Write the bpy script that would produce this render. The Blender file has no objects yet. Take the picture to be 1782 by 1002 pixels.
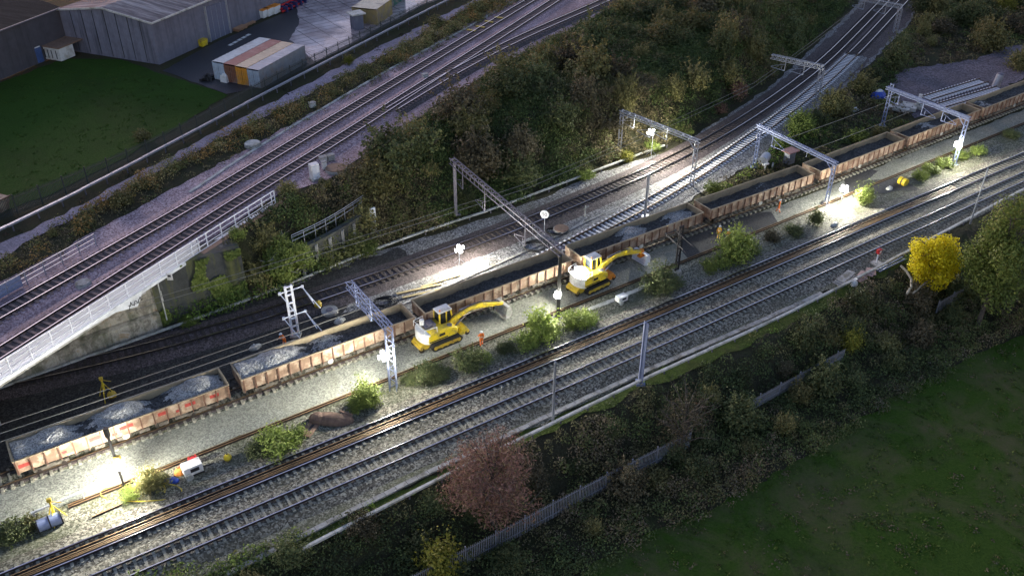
import bpy, bmesh, math, random
import numpy as np
from mathutils import Vector, Matrix
random.seed(7); rng = np.random.default_rng(7)
scene = bpy.context.scene
COL = scene.collection
R = math.radians
# ------------------------------------------------------------------ camera
F, TH, ROLL = 1601.2, 0.590055, -0.004538
CAMZ = 53.4 + 0.5                       # rail tops of the lower lines are at z = 0.5
CX, CY = 891.0, 501.0
S_, C_ = math.sin(TH), math.cos(TH)
cr, sr = math.cos(ROLL), math.sin(ROLL)
cam = bpy.data.cameras.new('camera'); camo = bpy.data.objects.new('camera', cam); COL.objects.link(camo)
cam.sensor_width = 36; cam.lens = F / 1782 * 36; cam.clip_start = .5; cam.clip_end = 4000
camo.matrix_world = Matrix.Translation((0, 0, CAMZ)) @ Matrix.Rotation(math.pi/2 - TH, 4, 'X') @ Matrix.Rotation(-ROLL, 4, 'Z')
scene.camera = camo

def ray(px, py):
    u, v = px - CX, py - CY
    u, v = cr*u - sr*v, sr*u + cr*v
    return Vector((u, F*C_ - v*S_, -(F*S_ + v*C_)))
def P(px, py, z=0.0):
    d = ray(px, py); k = (z - CAMZ) / d.z
    return Vector((d.x*k, d.y*k, z))
def plane_hit(px, py, a, b):
    """point where the sight line meets the vertical plane through plan points a, b"""
    d = ray(px, py); n = Vector((-(b.y-a.y), b.x-a.x, 0))
    k = (n.x*a.x + n.y*a.y) / (n.x*d.x + n.y*d.y)
    return Vector((d.x*k, d.y*k, CAMZ + d.z*k))
def topz(base, px, py):
    """height of a mast above plan point base whose top is seen at px, py"""
    d = ray(px, py); k = base.y / d.y
    return CAMZ + d.z*k
# ------------------------------------------------------------------ helpers
def tag(o, label=None, cat=None, group=None, kind=None):
    if label: o['label'] = label
    if cat: o['category'] = cat
    if group: o['group'] = group
    if kind: o['kind'] = kind
    return o
def empty(name, loc, rz=0.0, label=None, cat=None, group=None):
    o = bpy.data.objects.new(name, None); COL.objects.link(o); o.location = loc; o.rotation_euler = (0, 0, rz)
    o.empty_display_size = .3
    return tag(o, label, cat, group)
def link_mesh(name, me, mat, parent=None):
    o = bpy.data.objects.new(name, me); COL.objects.link(o)
    for m in (mat if isinstance(mat, (list, tuple)) else [mat]): me.materials.append(m)
    if parent: o.parent = parent
    return o
def copy_tree(o, parent=None):
    c = o.copy(); COL.objects.link(c)
    if parent: c.parent = parent
    for ch in list(o.children): copy_tree(ch, c)
    return c
class MB:
    def __init__(s): s.v = []; s.f = []; s.m = []
    def add(s, vs, fs, mi=0):
        n = len(s.v); s.v += [tuple(p) for p in vs]; s.f += [tuple(i+n for i in f) for f in fs]; s.m += [mi]*len(fs); return s
    def box(s, c, sz, rot=None, mi=0, taper=1.0):
        x, y, z = sz[0]/2, sz[1]/2, sz[2]/2; c = Vector(c)
        vs = [Vector((a*x*(taper if k > 0 else 1), b*y*(taper if k > 0 else 1), k*z)) for k in (-1, 1) for b in (-1, 1) for a in (-1, 1)]
        if rot is not None: vs = [rot @ p for p in vs]
        return s.add([p + c for p in vs], [(0,2,3,1),(4,5,7,6),(0,1,5,4),(2,6,7,3),(0,4,6,2),(1,3,7,5)], mi)
    def bar(s, a, b, w, h=None, mi=0):
        a, b = Vector(a), Vector(b); h = h or w; d = (b-a); L = d.length
        if L < 1e-6: return s
        d.normalize(); up = Vector((0,0,1)) if abs(d.z) < .95 else Vector((1,0,0))
        r = d.cross(up).normalized(); u = r.cross(d).normalized()
        o = [r*(i*w/2) + u*(j*h/2) for i, j in ((-1,-1),(1,-1),(1,1),(-1,1))]
        return s.add([a+q for q in o]+[b+q for q in o], [(0,1,2,3),(7,6,5,4),(0,4,5,1),(1,5,6,2),(2,6,7,3),(3,7,4,0)], mi)
    def tube(s, a, b, r, r2=None, n=8, mi=0, caps=True):
        a, b = Vector(a), Vector(b); r2 = r if r2 is None else r2; d = (b-a).normalized()
        up = Vector((0,0,1)) if abs(d.z) < .95 else Vector((1,0,0)); x = d.cross(up).normalized(); y = d.cross(x)
        c = [(x*math.cos(2*math.pi*i/n) + y*math.sin(2*math.pi*i/n)) for i in range(n)]
        f = [(i, (i+1) % n, n+(i+1) % n, n+i) for i in range(n)]
        if caps: f += [tuple(range(n-1, -1, -1)), tuple(range(n, 2*n))]
        return s.add([a+q*r for q in c]+[b+q*r2 for q in c], f, mi)
    def path(s, pts, r, n=6, mi=0):
        for a, b in zip(pts[:-1], pts[1:]): s.tube(a, b, r, n=n, mi=mi)
        return s
    def prism(s, outline, y0, y1, mi=0):
        """outline in local x,z; extruded along y from y0 to y1"""
        n = len(outline); vs = [(x, y0, z) for x, z in outline]+[(x, y1, z) for x, z in outline]
        return s.add(vs, [tuple(range(n)), tuple(range(2*n-1, n-1, -1))]+[(i, n+i, n+(i+1) % n, (i+1) % n) for i in range(n)], mi)
    def dome(s, c, rx, ry, rz, n=12, k=6, mi=0, full=False):
        c = Vector(c); rows = []; t0 = -math.pi/2 if full else 0
        for j in range(k+1):
            t = t0 + (math.pi/2 - t0)*j/k
            rows.append([c+Vector((rx*math.cos(t)*math.cos(2*math.pi*i/n), ry*math.cos(t)*math.sin(2*math.pi*i/n), rz*math.sin(t))) for i in range(n)])
        vs = [p for r in rows for p in r]
        fs = [(j*n+i, j*n+(i+1) % n, (j+1)*n+(i+1) % n, (j+1)*n+i) for j in range(k) for i in range(n)]
        return s.add(vs, fs, mi)
    def build(s, name, mat, parent=None, bevel=0, smooth=False):
        me = bpy.data.meshes.new(name); me.from_pydata(s.v, [], s.f)
        me.polygons.foreach_set('material_index', s.m)
        bm = bmesh.new(); bm.from_mesh(me); bmesh.ops.recalc_face_normals(bm, faces=bm.faces)
        if bevel: bmesh.ops.bevel(bm, geom=list(bm.edges), offset=bevel, segments=1, affect='EDGES', clamp_overlap=True)
        bm.to_mesh(me); bm.free()
        if smooth: me.polygons.foreach_set('use_smooth', [True]*len(me.polygons))
        return link_mesh(name, me, mat, parent)
# ------------------------------------------------------------------ materials
def newmat(name):
    m = bpy.data.materials.new(name); m.use_nodes = True
    nt = m.node_tree; b = nt.nodes['Principled BSDF']; return m, nt, b
def N(nt, t, **kw):
    n = nt.nodes.new(t)
    for k, v in kw.items(): setattr(n, k, v)
    return n
def ramp(nt, fac, stops):
    r = N(nt, 'ShaderNodeValToRGB'); e = r.color_ramp.elements
    while len(e) < len(stops): e.new(.5)
    for q, (p, c) in zip(e, stops): q.position = p; q.color = (*c, 1)
    nt.links.new(fac, r.inputs[0]); return r.outputs[0]
def noise(nt, vec, scale, detail=4, rough=.6, dist=0):
    n = N(nt, 'ShaderNodeTexNoise'); n.inputs['Scale'].default_value = scale; n.inputs['Detail'].default_value = detail
    n.inputs['Roughness'].default_value = rough; n.inputs['Distortion'].default_value = dist
    if vec is not None: nt.links.new(vec, n.inputs['Vector'])
    return n.outputs['Fac']
def mixc(nt, fac, a, b, mode='MIX'):
    m = N(nt, 'ShaderNodeMix', data_type='RGBA', blend_type=mode); 
    for sck, val in ((m.inputs[0], fac), (m.inputs[6], a), (m.inputs[7], b)):
        if hasattr(val, 'is_linked') : nt.links.new(val, sck)
        elif isinstance(val, tuple): sck.default_value = (*val, 1)
        else: sck.default_value = val
    return m.outputs[2]
def pos(nt, obj=False):
    if obj: return N(nt, 'ShaderNodeTexCoord').outputs['Object']
    return N(nt, 'ShaderNodeNewGeometry').outputs['Position']
def simple(name, c, rough=.6, metal=0, vary=.25, scale=3.0, obj=True, bump=0, dirt=None, dirt_scale=.8):
    m, nt, b = newmat(name); p = pos(nt, obj)
    n = noise(nt, p, scale, 6)
    col = ramp(nt, n, [(.3, tuple(x*(1-vary) for x in c)), (.7, tuple(min(1, x*(1+vary)) for x in c))])
    if dirt:
        d = ramp(nt, noise(nt, p, dirt_scale, 5, .7), [(.48, (0,0,0)), (.66, (1,1,1))]); col = mixc(nt, d, col, dirt)
    nt.links.new(col, b.inputs['Base Color']); b.inputs['Roughness'].default_value = rough; b.inputs['Metallic'].default_value = metal
    if bump:
        bp = N(nt, 'ShaderNodeBump'); bp.inputs['Strength'].default_value = bump; bp.inputs['Distance'].default_value = .05
        nt.links.new(noise(nt, p, scale*4, 4), bp.inputs['Height']); nt.links.new(bp.outputs[0], b.inputs['Normal'])
    return m
def gravel(name, dark, mid, light, stone=7.0, patch=.25, patchcol=None, patchamt=.5, bump=.9, rough=.85, fine=2.3):
    """crushed stone: voronoi stones with a tone each, plus broad dirty patches"""
    m, nt, b = newmat(name); p = pos(nt)
    v = N(nt, 'ShaderNodeTexVoronoi'); v.inputs['Scale'].default_value = stone; nt.links.new(p, v.inputs['Vector'])
    sep = N(nt, 'ShaderNodeSeparateColor'); nt.links.new(v.outputs['Color'], sep.inputs[0])
    n2 = noise(nt, p, fine, 6, .75)
    ad = N(nt, 'ShaderNodeMath', operation='MULTIPLY_ADD'); nt.links.new(sep.outputs[0], ad.inputs[0]); ad.inputs[1].default_value = .55
    mu = N(nt, 'ShaderNodeMath', operation='MULTIPLY'); nt.links.new(n2, mu.inputs[0]); mu.inputs[1].default_value = .45
    nt.links.new(mu.outputs[0], ad.inputs[2])
    col = ramp(nt, ad.outputs[0], [(.22, dark), (.48, mid), (.76, light)])
    if patchcol:
        f = ramp(nt, noise(nt, p, patch, 6, .7, .5), [(.42, (0,0,0)), (.68, (patchamt,)*3)]); col = mixc(nt, f, col, patchcol)
    nt.links.new(col, b.inputs['Base Color']); b.inputs['Roughness'].default_value = rough
    bp = N(nt, 'ShaderNodeBump'); bp.inputs['Strength'].default_value = bump; bp.inputs['Distance'].default_value = .12
    nt.links.new(sep.outputs[0], bp.inputs['Height']); nt.links.new(bp.outputs[0], b.inputs['Normal'])
    return m
def grassmat(name, a, c, dry, scale=.25, amt=.6):
    m, nt, b = newmat(name); p = pos(nt)
    col = ramp(nt, noise(nt, p, 5.0, 8, .75), [(.3, a), (.7, c)])
    f = ramp(nt, noise(nt, p, scale, 7, .72, .6), [(.45, (0,0,0)), (.72, (amt,)*3)])
    col = mixc(nt, f, col, dry)
    nt.links.new(col, b.inputs['Base Color']); b.inputs['Roughness'].default_value = .95; b.inputs['Specular IOR Level'].default_value = .1
    bp = N(nt, 'ShaderNodeBump'); bp.inputs['Strength'].default_value = .9; bp.inputs['Distance'].default_value = .35
    nt.links.new(noise(nt, p, 5, 8, .85), bp.inputs['Height']); nt.links.new(bp.outputs[0], b.inputs['Normal'])
    return m
def leafmat(name, stops, attr=False, transl=.25):
    m, nt, b = newmat(name); g = N(nt, 'ShaderNodeNewGeometry')
    col = ramp(nt, g.outputs['Random Per Island'], stops)
    if attr:
        a = N(nt, 'ShaderNodeAttribute'); a.attribute_name = 'tint'
        col = mixc(nt, 1.0, col, a.outputs['Color'], 'MULTIPLY')
    else:
        oi = N(nt, 'ShaderNodeObjectInfo')
        hs = N(nt, 'ShaderNodeHueSaturation'); nt.links.new(col, hs.inputs['Color'])
        mr = N(nt, 'ShaderNodeMapRange'); nt.links.new(oi.outputs['Random'], mr.inputs[0]); mr.inputs[3].default_value = .65; mr.inputs[4].default_value = 1.35
        nt.links.new(mr.outputs[0], hs.inputs['Value']); col = hs.outputs[0]
    nt.links.new(col, b.inputs['Base Color']); b.inputs['Roughness'].default_value = .65; b.inputs['Specular IOR Level'].default_value = .25
    t = N(nt, 'ShaderNodeBsdfTranslucent'); nt.links.new(col, t.inputs['Color'])
    mx = N(nt, 'ShaderNodeMixShader'); mx.inputs[0].default_value = transl
    nt.links.new(b.outputs[0], mx.inputs[1]); nt.links.new(t.outputs[0], mx.inputs[2]); nt.links.new(mx.outputs[0], nt.nodes['Material Output'].inputs[0])
    return m
def emit(name, c, s):
    m, nt, b = newmat(name); b.inputs['Emission Color'].default_value = (*c, 1); b.inputs['Emission Strength'].default_value = s
    b.inputs['Base Color'].default_value = (.8, .8, .8, 1); return m
M = {}
M['ground'] = grassmat('bare_soil', (.035,.033,.02), (.095,.088,.055), (.06,.075,.028), .3, .8)
M['ballast'] = gravel('mainline_ballast', (.022,.019,.014), (.122,.108,.082), (.42,.39,.31), 7.5, .14, (.075,.07,.04), .65)
M['cess'] = gravel('cess_gravel', (.035,.034,.024), (.125,.12,.088), (.36,.345,.27), 8.5, .18, (.085,.095,.035), .75)
M['fresh'] = gravel('fresh_trackbed_stone', (.12,.125,.11), (.22,.228,.20), (.37,.375,.32), 10, .10, (.24,.235,.17), .45, bump=.8)
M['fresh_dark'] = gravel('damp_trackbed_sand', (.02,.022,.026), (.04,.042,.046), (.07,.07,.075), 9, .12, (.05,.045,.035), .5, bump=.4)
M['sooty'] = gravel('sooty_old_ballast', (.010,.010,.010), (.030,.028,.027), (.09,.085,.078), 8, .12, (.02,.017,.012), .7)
M['grey_ballast'] = gravel('grey_yard_ballast', (.04,.038,.04), (.15,.145,.15), (.46,.45,.44), 8, .16, (.12,.11,.075), .55)
M['upper_ballast'] = gravel('upper_line_ballast', (.15,.095,.105), (.38,.265,.29), (.62,.48,.51), 8, .12, (.12,.08,.095), .7)
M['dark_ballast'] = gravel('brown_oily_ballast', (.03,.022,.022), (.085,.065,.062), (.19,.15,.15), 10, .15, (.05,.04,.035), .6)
M['stain_shade'] = gravel('rail_dust_and_shade_ballast', (.018,.014,.011), (.06,.05,.042), (.17,.15,.13), 8, .3, (.03,.024,.018), .6)  # rust dust plus the rails' shadow, both put into the colour
M['path'] = gravel('access_path_grit', (.22,.17,.20), (.36,.285,.33), (.50,.41,.48), 9, .12, (.13,.115,.12), .6, bump=.3)
M['dirt'] = gravel('dirt_clearing', (.055,.045,.055), (.115,.095,.115), (.20,.17,.20), 5, .1, (.05,.042,.045), .75, bump=.5)
M['lawn'] = grassmat('mown_lawn', (.024,.060,.007), (.060,.125,.018), (.032,.055,.012), .12, .8)
M['field'] = grassmat('rough_field_grass', (.030,.070,.008), (.075,.140,.02), (.15,.12,.075), .14, .85)
M['verge'] = grassmat('verge_grass', (.035,.06,.012), (.13,.18,.04), (.10,.09,.04), .5, .6)
M['asphalt'] = gravel('yard_asphalt', (.018,.018,.022), (.028,.028,.034), (.045,.045,.05), 12, .15, (.02,.02,.024), .6, bump=.2, rough=.6)
def wet_concrete():
    m, nt, b = newmat('wet_concrete_slabs'); p = pos(nt)
    col = ramp(nt, noise(nt, p, .25, 6, .65, .4), [(.35, (.26,.20,.20)), (.65, (.60,.52,.52))])
    w = ramp(nt, noise(nt, p, .11, 5, .6, .3), [(.34, (0,0,0)), (.54, (1,1,1))])
    mr = N(nt, 'ShaderNodeMapRange'); nt.links.new(w, mr.inputs[0]); mr.inputs[3].default_value = .5; mr.inputs[4].default_value = .10
    nt.links.new(mr.outputs[0], b.inputs['Roughness'])
    br = N(nt, 'ShaderNodeTexBrick'); br.inputs['Scale'].default_value = .16; br.inputs['Mortar Size'].default_value = .012; br.offset = 0
    rot = N(nt, 'ShaderNodeMapping'); rot.inputs['Rotation'].default_value = (0,0,-.62); nt.links.new(p, rot.inputs[0]); nt.links.new(rot.outputs[0], br.inputs[0])
    col = mixc(nt, br.outputs['Fac'], col, (.06,.05,.05)); nt.links.new(col, b.inputs['Base Color']); return m
M['concrete_yard'] = wet_concrete()
M['rail_side'] = simple('rusty_rail_side', (.022,.014,.010), .8, 0, .4, 2, False)
M['rail_top'] = simple('worn_rail_head', (.72,.68,.70), .24, 1, .1, 1, False)
M['rail_rust'] = simple('rusty_stock_rail', (.21,.125,.055), .55, .2, .35, 1.5, False)
M['sleeper_c'] = simple('weathered_concrete_sleeper', (.29,.275,.225), .9, 0, .25, 6, False, dirt=(.24,.22,.16), dirt_scale=1.2)
M['sleeper_new'] = simple('clean_concrete_sleeper', (.86,.84,.85), .85, 0, .1, 6, False)
M['sleeper_w'] = simple('old_timber_sleeper', (.055,.042,.036), .9, 0, .4, 6, False)
M['sleeper_p'] = simple('dusty_upper_sleeper', (.23,.16,.14), .9, 0, .3, 5, False)
M['concrete'] = simple('grey_concrete', (.36,.35,.33), .9, 0, .25, 2.5, False, .2, dirt=(.16,.15,.12))
M['pale_concrete'] = simple('pale_concrete', (.52,.51,.47), .9, 0, .2, 2.5, False, .2, dirt=(.25,.25,.2))
M['galv'] = simple('galvanised_steel', (.40,.42,.47), .45, .6, .2, 5)
M['galv_dark'] = simple('dull_grey_steel', (.17,.16,.19), .6, .4, .25, 5)
M['galv_blue'] = simple('blue_grey_mast_paint', (.24,.28,.42), .5, .2, .15, 3)
M['white_steel'] = simple('white_painted_steel', (.75,.76,.80), .5, 0, .08, 3)
M['black_steel'] = simple('black_steel', (.025,.024,.025), .6, .2, .3, 3)
M['wire'] = simple('contact_wire', (.16,.16,.15), .5, .6, .1, 1)
M['rust_body'] = simple('dusty_red_wagon_paint', (.27,.175,.115), .8, 0, .4, .9, True, .2, dirt=(.48,.39,.29), dirt_scale=.9)
M['wagon_inner'] = simple('sandy_worn_wagon_lining', (.34,.27,.17), .8, 0, .2, 1.0, True, .1, dirt=(.22,.17,.11))
M['wagon_rib'] = simple('dark_wagon_rib', (.14,.07,.045), .75, 0, .3, 2)
M['underframe'] = simple('dusty_underframe', (.12,.105,.085), .85, 0, .4, 3)
M['red_mark'] = simple('faded_red_lettering', (.36,.045,.035), .7, 0, .3, 4)
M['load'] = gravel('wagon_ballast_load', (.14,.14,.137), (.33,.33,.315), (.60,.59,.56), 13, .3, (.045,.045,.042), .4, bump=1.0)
M['load_shaded'] = gravel('wagon_shaded_load', (.022,.022,.022), (.055,.054,.053), (.11,.11,.105), 8, .3, (.02,.02,.02), .4, bump=.6)  # darkened copy of the stone, the wagon walls' shade painted in
M['yellow'] = simple('plant_yellow_paint', (.74,.54,.02), .45, 0, .12, 2, dirt=(.30,.22,.08), dirt_scale=1.6)
M['yellow_old'] = simple('worn_yellow_paint', (.52,.36,.03), .55, 0, .2, 3, dirt=(.2,.13,.04), dirt_scale=1.5)
M['orange_paint'] = simple('orange_paint', (.75,.25,.02), .45, 0, .1, 2)
M['white_paint'] = simple('white_plant_paint', (.72,.71,.68), .45, 0, .08, 2, dirt=(.45,.42,.36))
M['black_rubber'] = simple('black_rubber', (.02,.02,.02), .85, 0, .3, 4)
M['glass'] = simple('cab_glass', (.02,.025,.03), .08, 0, .1, 1)
M['chrome'] = simple('hydraulic_rod', (.6,.6,.6), .2, 1, .05, 1)
M['hivis'] = simple('orange_hi_vis', (.90,.20,.02), .7, 0, .08, 8)
M['hivis_y'] = simple('yellow_hi_vis', (.90,.48,.03), .7, 0, .08, 8)
M['skin'] = simple('skin', (.45,.27,.19), .6, 0, .05, 8)
M['reflect'] = simple('reflective_band', (.75,.75,.72), .35, 0, .03, 8)
M['boot'] = simple('boot', (.03,.025,.02), .7)
M['helmet'] = simple('white_helmet', (.8,.8,.8), .35, 0, .03, 3)
M['blue'] = simple('blue_plastic', (.02,.06,.35), .5)
M['orange_bag'] = simple('orange_bag', (.80,.28,.05), .7)
M['tarp'] = simple('brown_tarp', (.16,.10,.07), .8, 0, .35, 2, bump=.4)
M['plank'] = simple('brown_plank', (.24,.15,.10), .8, 0, .25, 3)
M['red'] = simple('red_enamel', (.55,.03,.03), .45)
M['lamp'] = emit('lit_lamp', (1, .97, .9), 9)
M['bark'] = simple('bark', (.09,.075,.06), .9, 0, .35, 4)
M['grey_bark'] = simple('grey_bark', (.22,.21,.18), .9, 0, .3, 4)
def clad(name, c, streak, axis='x', scale=6.0, stk=.6):
    """vertical-ribbed sheet cladding with dark rain streaks running down"""
    m, nt, b = newmat(name); p = pos(nt, True)
    mp = N(nt, 'ShaderNodeMapping'); mp.inputs['Scale'].default_value = (1.1, 1.1, .05); nt.links.new(p, mp.inputs[0])
    col = ramp(nt, noise(nt, p, 1.2, 5), [(.3, tuple(x*.85 for x in c)), (.7, tuple(x*1.15 for x in c))])
    f = ramp(nt, noise(nt, mp.outputs[0], .9, 8, .75), [(.48, (0,0,0)), (.72, (stk,)*3)])
    col = mixc(nt, f, col, streak); nt.links.new(col, b.inputs['Base Color']); b.inputs['Roughness'].default_value = .7
    return m
M['clad'] = clad('grey_wall_cladding', (.155,.155,.195), (.03,.03,.036))
M['clad_old'] = clad('old_dark_cladding', (.075,.07,.08), (.02,.018,.018))
M['clad_pale'] = clad('pale_end_cladding', (.19,.19,.235), (.02,.02,.026), stk=.95)
def roofm(name, a, c, d, rot=0.0):
    m, nt, b = newmat(name); p = pos(nt, True)
    ro_ = N(nt, 'ShaderNodeMapping'); ro_.inputs['Rotation'].default_value = (0, 0, -rot); nt.links.new(p, ro_.inputs[0]); p = ro_.outputs[0]
    mp = N(nt, 'ShaderNodeMapping'); mp.inputs['Scale'].default_value = (.10, .75, .1); nt.links.new(p, mp.inputs[0])
    n = noise(nt, mp.outputs[0], 1.0, 6, .7)
    col = ramp(nt, n, [(.3, a), (.5, c), (.68, d)]); nt.links.new(col, b.inputs['Base Color']); b.inputs['Roughness'].default_value = .9; b.inputs['Specular IOR Level'].default_value = .15
    w = N(nt, 'ShaderNodeTexWave'); w.inputs['Scale'].default_value = 3; w.bands_direction = 'Y'; nt.links.new(p, w.inputs[0])
    bp = N(nt, 'ShaderNodeBump'); bp.inputs['Strength'].default_value = .4; bp.inputs['Distance'].default_value = .08
    nt.links.new(w.outputs['Fac'], bp.inputs['Height']); nt.links.new(bp.outputs[0], b.inputs['Normal'])
    return m
M['roof_pale'] = roofm('streaky_grey_roof', (.035,.032,.036), (.15,.14,.155), (.38,.37,.38), math.atan2(P(121,88,6).y-P(278,113,6).y, P(121,88,6).x-P(278,113,6).x))
M['roof_dark'] = roofm('dark_old_roof', (.010,.010,.011), (.016,.016,.018), (.03,.03,.033))
def stone():
    m, nt, b = newmat('stained_abutment_stone'); p = pos(nt)
    col = ramp(nt, noise(nt, p, .8, 8, .75, .4), [(.3, (.10,.10,.08)), (.45, (.24,.21,.16)), (.56, (.48,.44,.36)), (.68, (.38,.24,.12)), (.8, (.20,.21,.07))])
    mp = N(nt, 'ShaderNodeMapping'); mp.inputs['Scale'].default_value = (.7,.7,.08); nt.links.new(p, mp.inputs[0])
    f = ramp(nt, noise(nt, mp.outputs[0], 1.0, 6, .7), [(.45, (0,0,0)), (.66, (.85,)*3)]); col = mixc(nt, f, col, (.05,.065,.02))
    nt.links.new(col, b.inputs['Base Color']); b.inputs['Roughness'].default_value = .9
    bp = N(nt, 'ShaderNodeBump'); bp.inputs['Strength'].default_value = .6; bp.inputs['Distance'].default_value = .1
    nt.links.new(noise(nt, p, 4, 6), bp.inputs['Height']); nt.links.new(bp.outputs[0], b.inputs['Normal']); return m
M['stone'] = stone()
def wingm():
    m, nt, b = newmat('dark_mossy_wall'); p = pos(nt)
    col = ramp(nt, noise(nt, p, .6, 8, .75), [(.3, (.03,.032,.03)), (.7, (.085,.088,.08))])
    mp = N(nt, 'ShaderNodeMapping'); mp.inputs['Scale'].default_value = (.55,.55,.05); nt.links.new(p, mp.inputs[0])
    f = noise(nt, mp.outputs[0], 1.0, 6, .7)
    col = mixc(nt, ramp(nt, f, [(.50, (0,0,0)), (.62, (.9,)*3)]), col, (.11,.115,.035)); col = mixc(nt, ramp(nt, f, [(.34, (.8,)*3), (.42, (0,0,0))]), col, (.20,.20,.18))
    nt.links.new(col, b.inputs['Base Color']); b.inputs['Roughness'].default_value = .9
    bp = N(nt, 'ShaderNodeBump'); bp.inputs['Strength'].default_value = .5; bp.inputs['Distance'].default_value = .1
    nt.links.new(noise(nt, p, 3, 6), bp.inputs['Height']); nt.links.new(bp.outputs[0], b.inputs['Normal']); return m
M['wingwall'] = wingm()
def meshpanel():
    m, nt, b = newmat('parapet_mesh_infill'); b.inputs['Base Color'].default_value = (.62,.62,.68,1); b.inputs['Roughness'].default_value = .5
    t = N(nt, 'ShaderNodeBsdfTransparent'); mx = N(nt, 'ShaderNodeMixShader'); mx.inputs[0].default_value = .62
    nt.links.new(t.outputs[0], mx.inputs[1]); nt.links.new(b.outputs[0], mx.inputs[2]); nt.links.new(mx.outputs[0], nt.nodes['Material Output'].inputs[0]); return m
M['meshpanel'] = meshpanel()
# leaf palettes
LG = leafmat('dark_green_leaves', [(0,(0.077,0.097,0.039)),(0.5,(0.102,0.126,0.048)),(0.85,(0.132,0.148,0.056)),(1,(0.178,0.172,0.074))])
LO = leafmat('olive_leaves', [(0,(0.134,0.130,0.048)),(0.5,(0.183,0.175,0.063)),(0.85,(0.231,0.211,0.078)),(1,(0.277,0.235,0.102))])
LB = leafmat('brown_twiggy_leaves', [(0,(0.087,0.077,0.042)),(.5,(0.123,0.106,0.059)),(.85,(0.151,0.129,0.073)),(1,(0.175,0.147,0.091))])
LY = leafmat('yellow_green_leaves', [(0,(0.145,0.151,0.024)),(0.5,(0.202,0.205,0.029)),(0.85,(0.260,0.240,0.036)),(1,(0.303,0.269,0.044))])
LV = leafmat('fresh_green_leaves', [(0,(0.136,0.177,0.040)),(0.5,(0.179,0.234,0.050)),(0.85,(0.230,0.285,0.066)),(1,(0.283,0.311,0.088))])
LGOLD = leafmat('golden_leaves', [(0,(.42,.35,.012)),(.35,(.66,.56,.014)),(.7,(.80,.70,.025)),(1,(.85,.72,.05))], transl=.4)
LRED = leafmat('russet_leaves', [(0,(0.121,0.074,0.057)),(.4,(0.230,0.128,0.101)),(.8,(0.324,0.182,0.135)),(1,(0.216,0.203,0.081))])
LORG = leafmat('rust_orange_leaves', [(0,(0.133,0.079,0.024)),(0.5,(0.166,0.101,0.029)),(0.85,(0.193,0.112,0.032)),(1,(0.248,0.118,0.029))])
UND = leafmat('undergrowth_leaves', [(0,(1.0,1.05,.9)),(.5,(1.4,1.45,1.35)),(1,(1.8,1.8,1.65))], attr=True)
# ------------------------------------------------------------------ terrain
ZP = 6.0; ZF = -3.0
toe_px = [(-160,725,0),(-40,690,0),(70,655,0),(285,574,0),(460,520,0),(520,488,0),(650,436,0),(760,400,0),(880,362,0),(1050,292,0),(1180,246,0),(1270,186,0),(1340,140,0),(1400,85,0),(1480,10,0),(1540,-60,0),(1600,-140,0)]
crest_px = [(-160,724,0),(-40,689,0),(70,654,0),(285,573,0),(458,519,0),(505,345,6),(640,280,6),(760,225,6),(900,205,6),(1050,185,6),(1180,140,6),(1290,60,6),(1380,-30,6),(1450,-110,6),(1500,-180,6)]
top_px = [(-160,1205,0),(120,1085,0),(330,1012,0),(500,940,0),(790,810,0),(960,745,0),(1120,668,0),(1370,565,0),(1480,500,0),(1600,440,0),(1782,345,0),(2000,240,0),(2300,100,0)]
bot_px = [(-160,1500,-3),(400,1200,-3),(700,1045,-3),(800,995,-3),(935,925,-3),(1165,810,-3),(1300,730,-3),(1465,650,-3),(1690,520,-3),(1782,460,-3),(2000,340,-3),(2300,180,-3)]
def poly_plan(px): return np.array([P(*q)[:2] for q in px])
TOE, CREST, TOPL, BOTL = map(poly_plan, (toe_px, crest_px, top_px, bot_px))
BACK = np.array([-.5, .86]); TOE[:5] += BACK*1.15; CREST[:5] = TOE[:5] + BACK*1.6
def extend(pl, L=400):
    a = pl[0] + (pl[0]-pl[1])/np.linalg.norm(pl[0]-pl[1])*L; b = pl[-1]+(pl[-1]-pl[-2])/np.linalg.norm(pl[-1]-pl[-2])*L
    return np.vstack([a, pl, b])
TOE, CREST, TOPL, BOTL = map(extend, (TOE, CREST, TOPL, BOTL))
def sdist(x, y, pl):
    """signed distance to a polyline running left to right; positive on its far (left-hand) side"""
    best = np.full(x.shape, 1e9); sg = np.ones(x.shape)
    for a, b in zip(pl[:-1], pl[1:]):
        dx, dy = b-a; L2 = dx*dx+dy*dy
        t = np.clip(((x-a[0])*dx+(y-a[1])*dy)/L2, 0, 1)
        d = np.hypot(x-a[0]-t*dx, y-a[1]-t*dy); s = dx*(y-a[1])-dy*(x-a[0])
        m = d < best-1e-9; best = np.where(m, d, best); sg = np.where(m, np.sign(s), sg)
    return best*sg
def hgt(x, y):
    x = np.asarray(x, float); y = np.asarray(y, float)
    a = sdist(x, y, TOE); b = sdist(x, y, CREST)
    t = np.where(a <= 0, 0, np.where(b >= 0, 1, a/(a+np.abs(b)+1e-6)))
    z = ZP*t*t*(3-2*t)
    a = -sdist(x, y, TOPL); b = -sdist(x, y, BOTL)
    t = np.where(a <= 0, 0, np.where(b >= 0, 1, a/(a+np.abs(b)+1e-6)))
    return z + ZF*t*t*(3-2*t)
def PT(px, py):
    z = 0.0
    for _ in range(25):
        p = P(px, py, z); z = z*.5 + .5*float(hgt(p.x, p.y))
    return Vector((p.x, p.y, float(hgt(p.x, p.y))))
def grid_axis(lo, hi, st, far):
    a = list(np.arange(lo, hi+.01, st)); s = st; x = a[-1]
    while x < far: s *= 1.35; x += s; a.append(x)
    s = st; x = lo
    while x > -far: s *= 1.35; x -= s; a.insert(0, x)
    return np.array(a)
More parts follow.
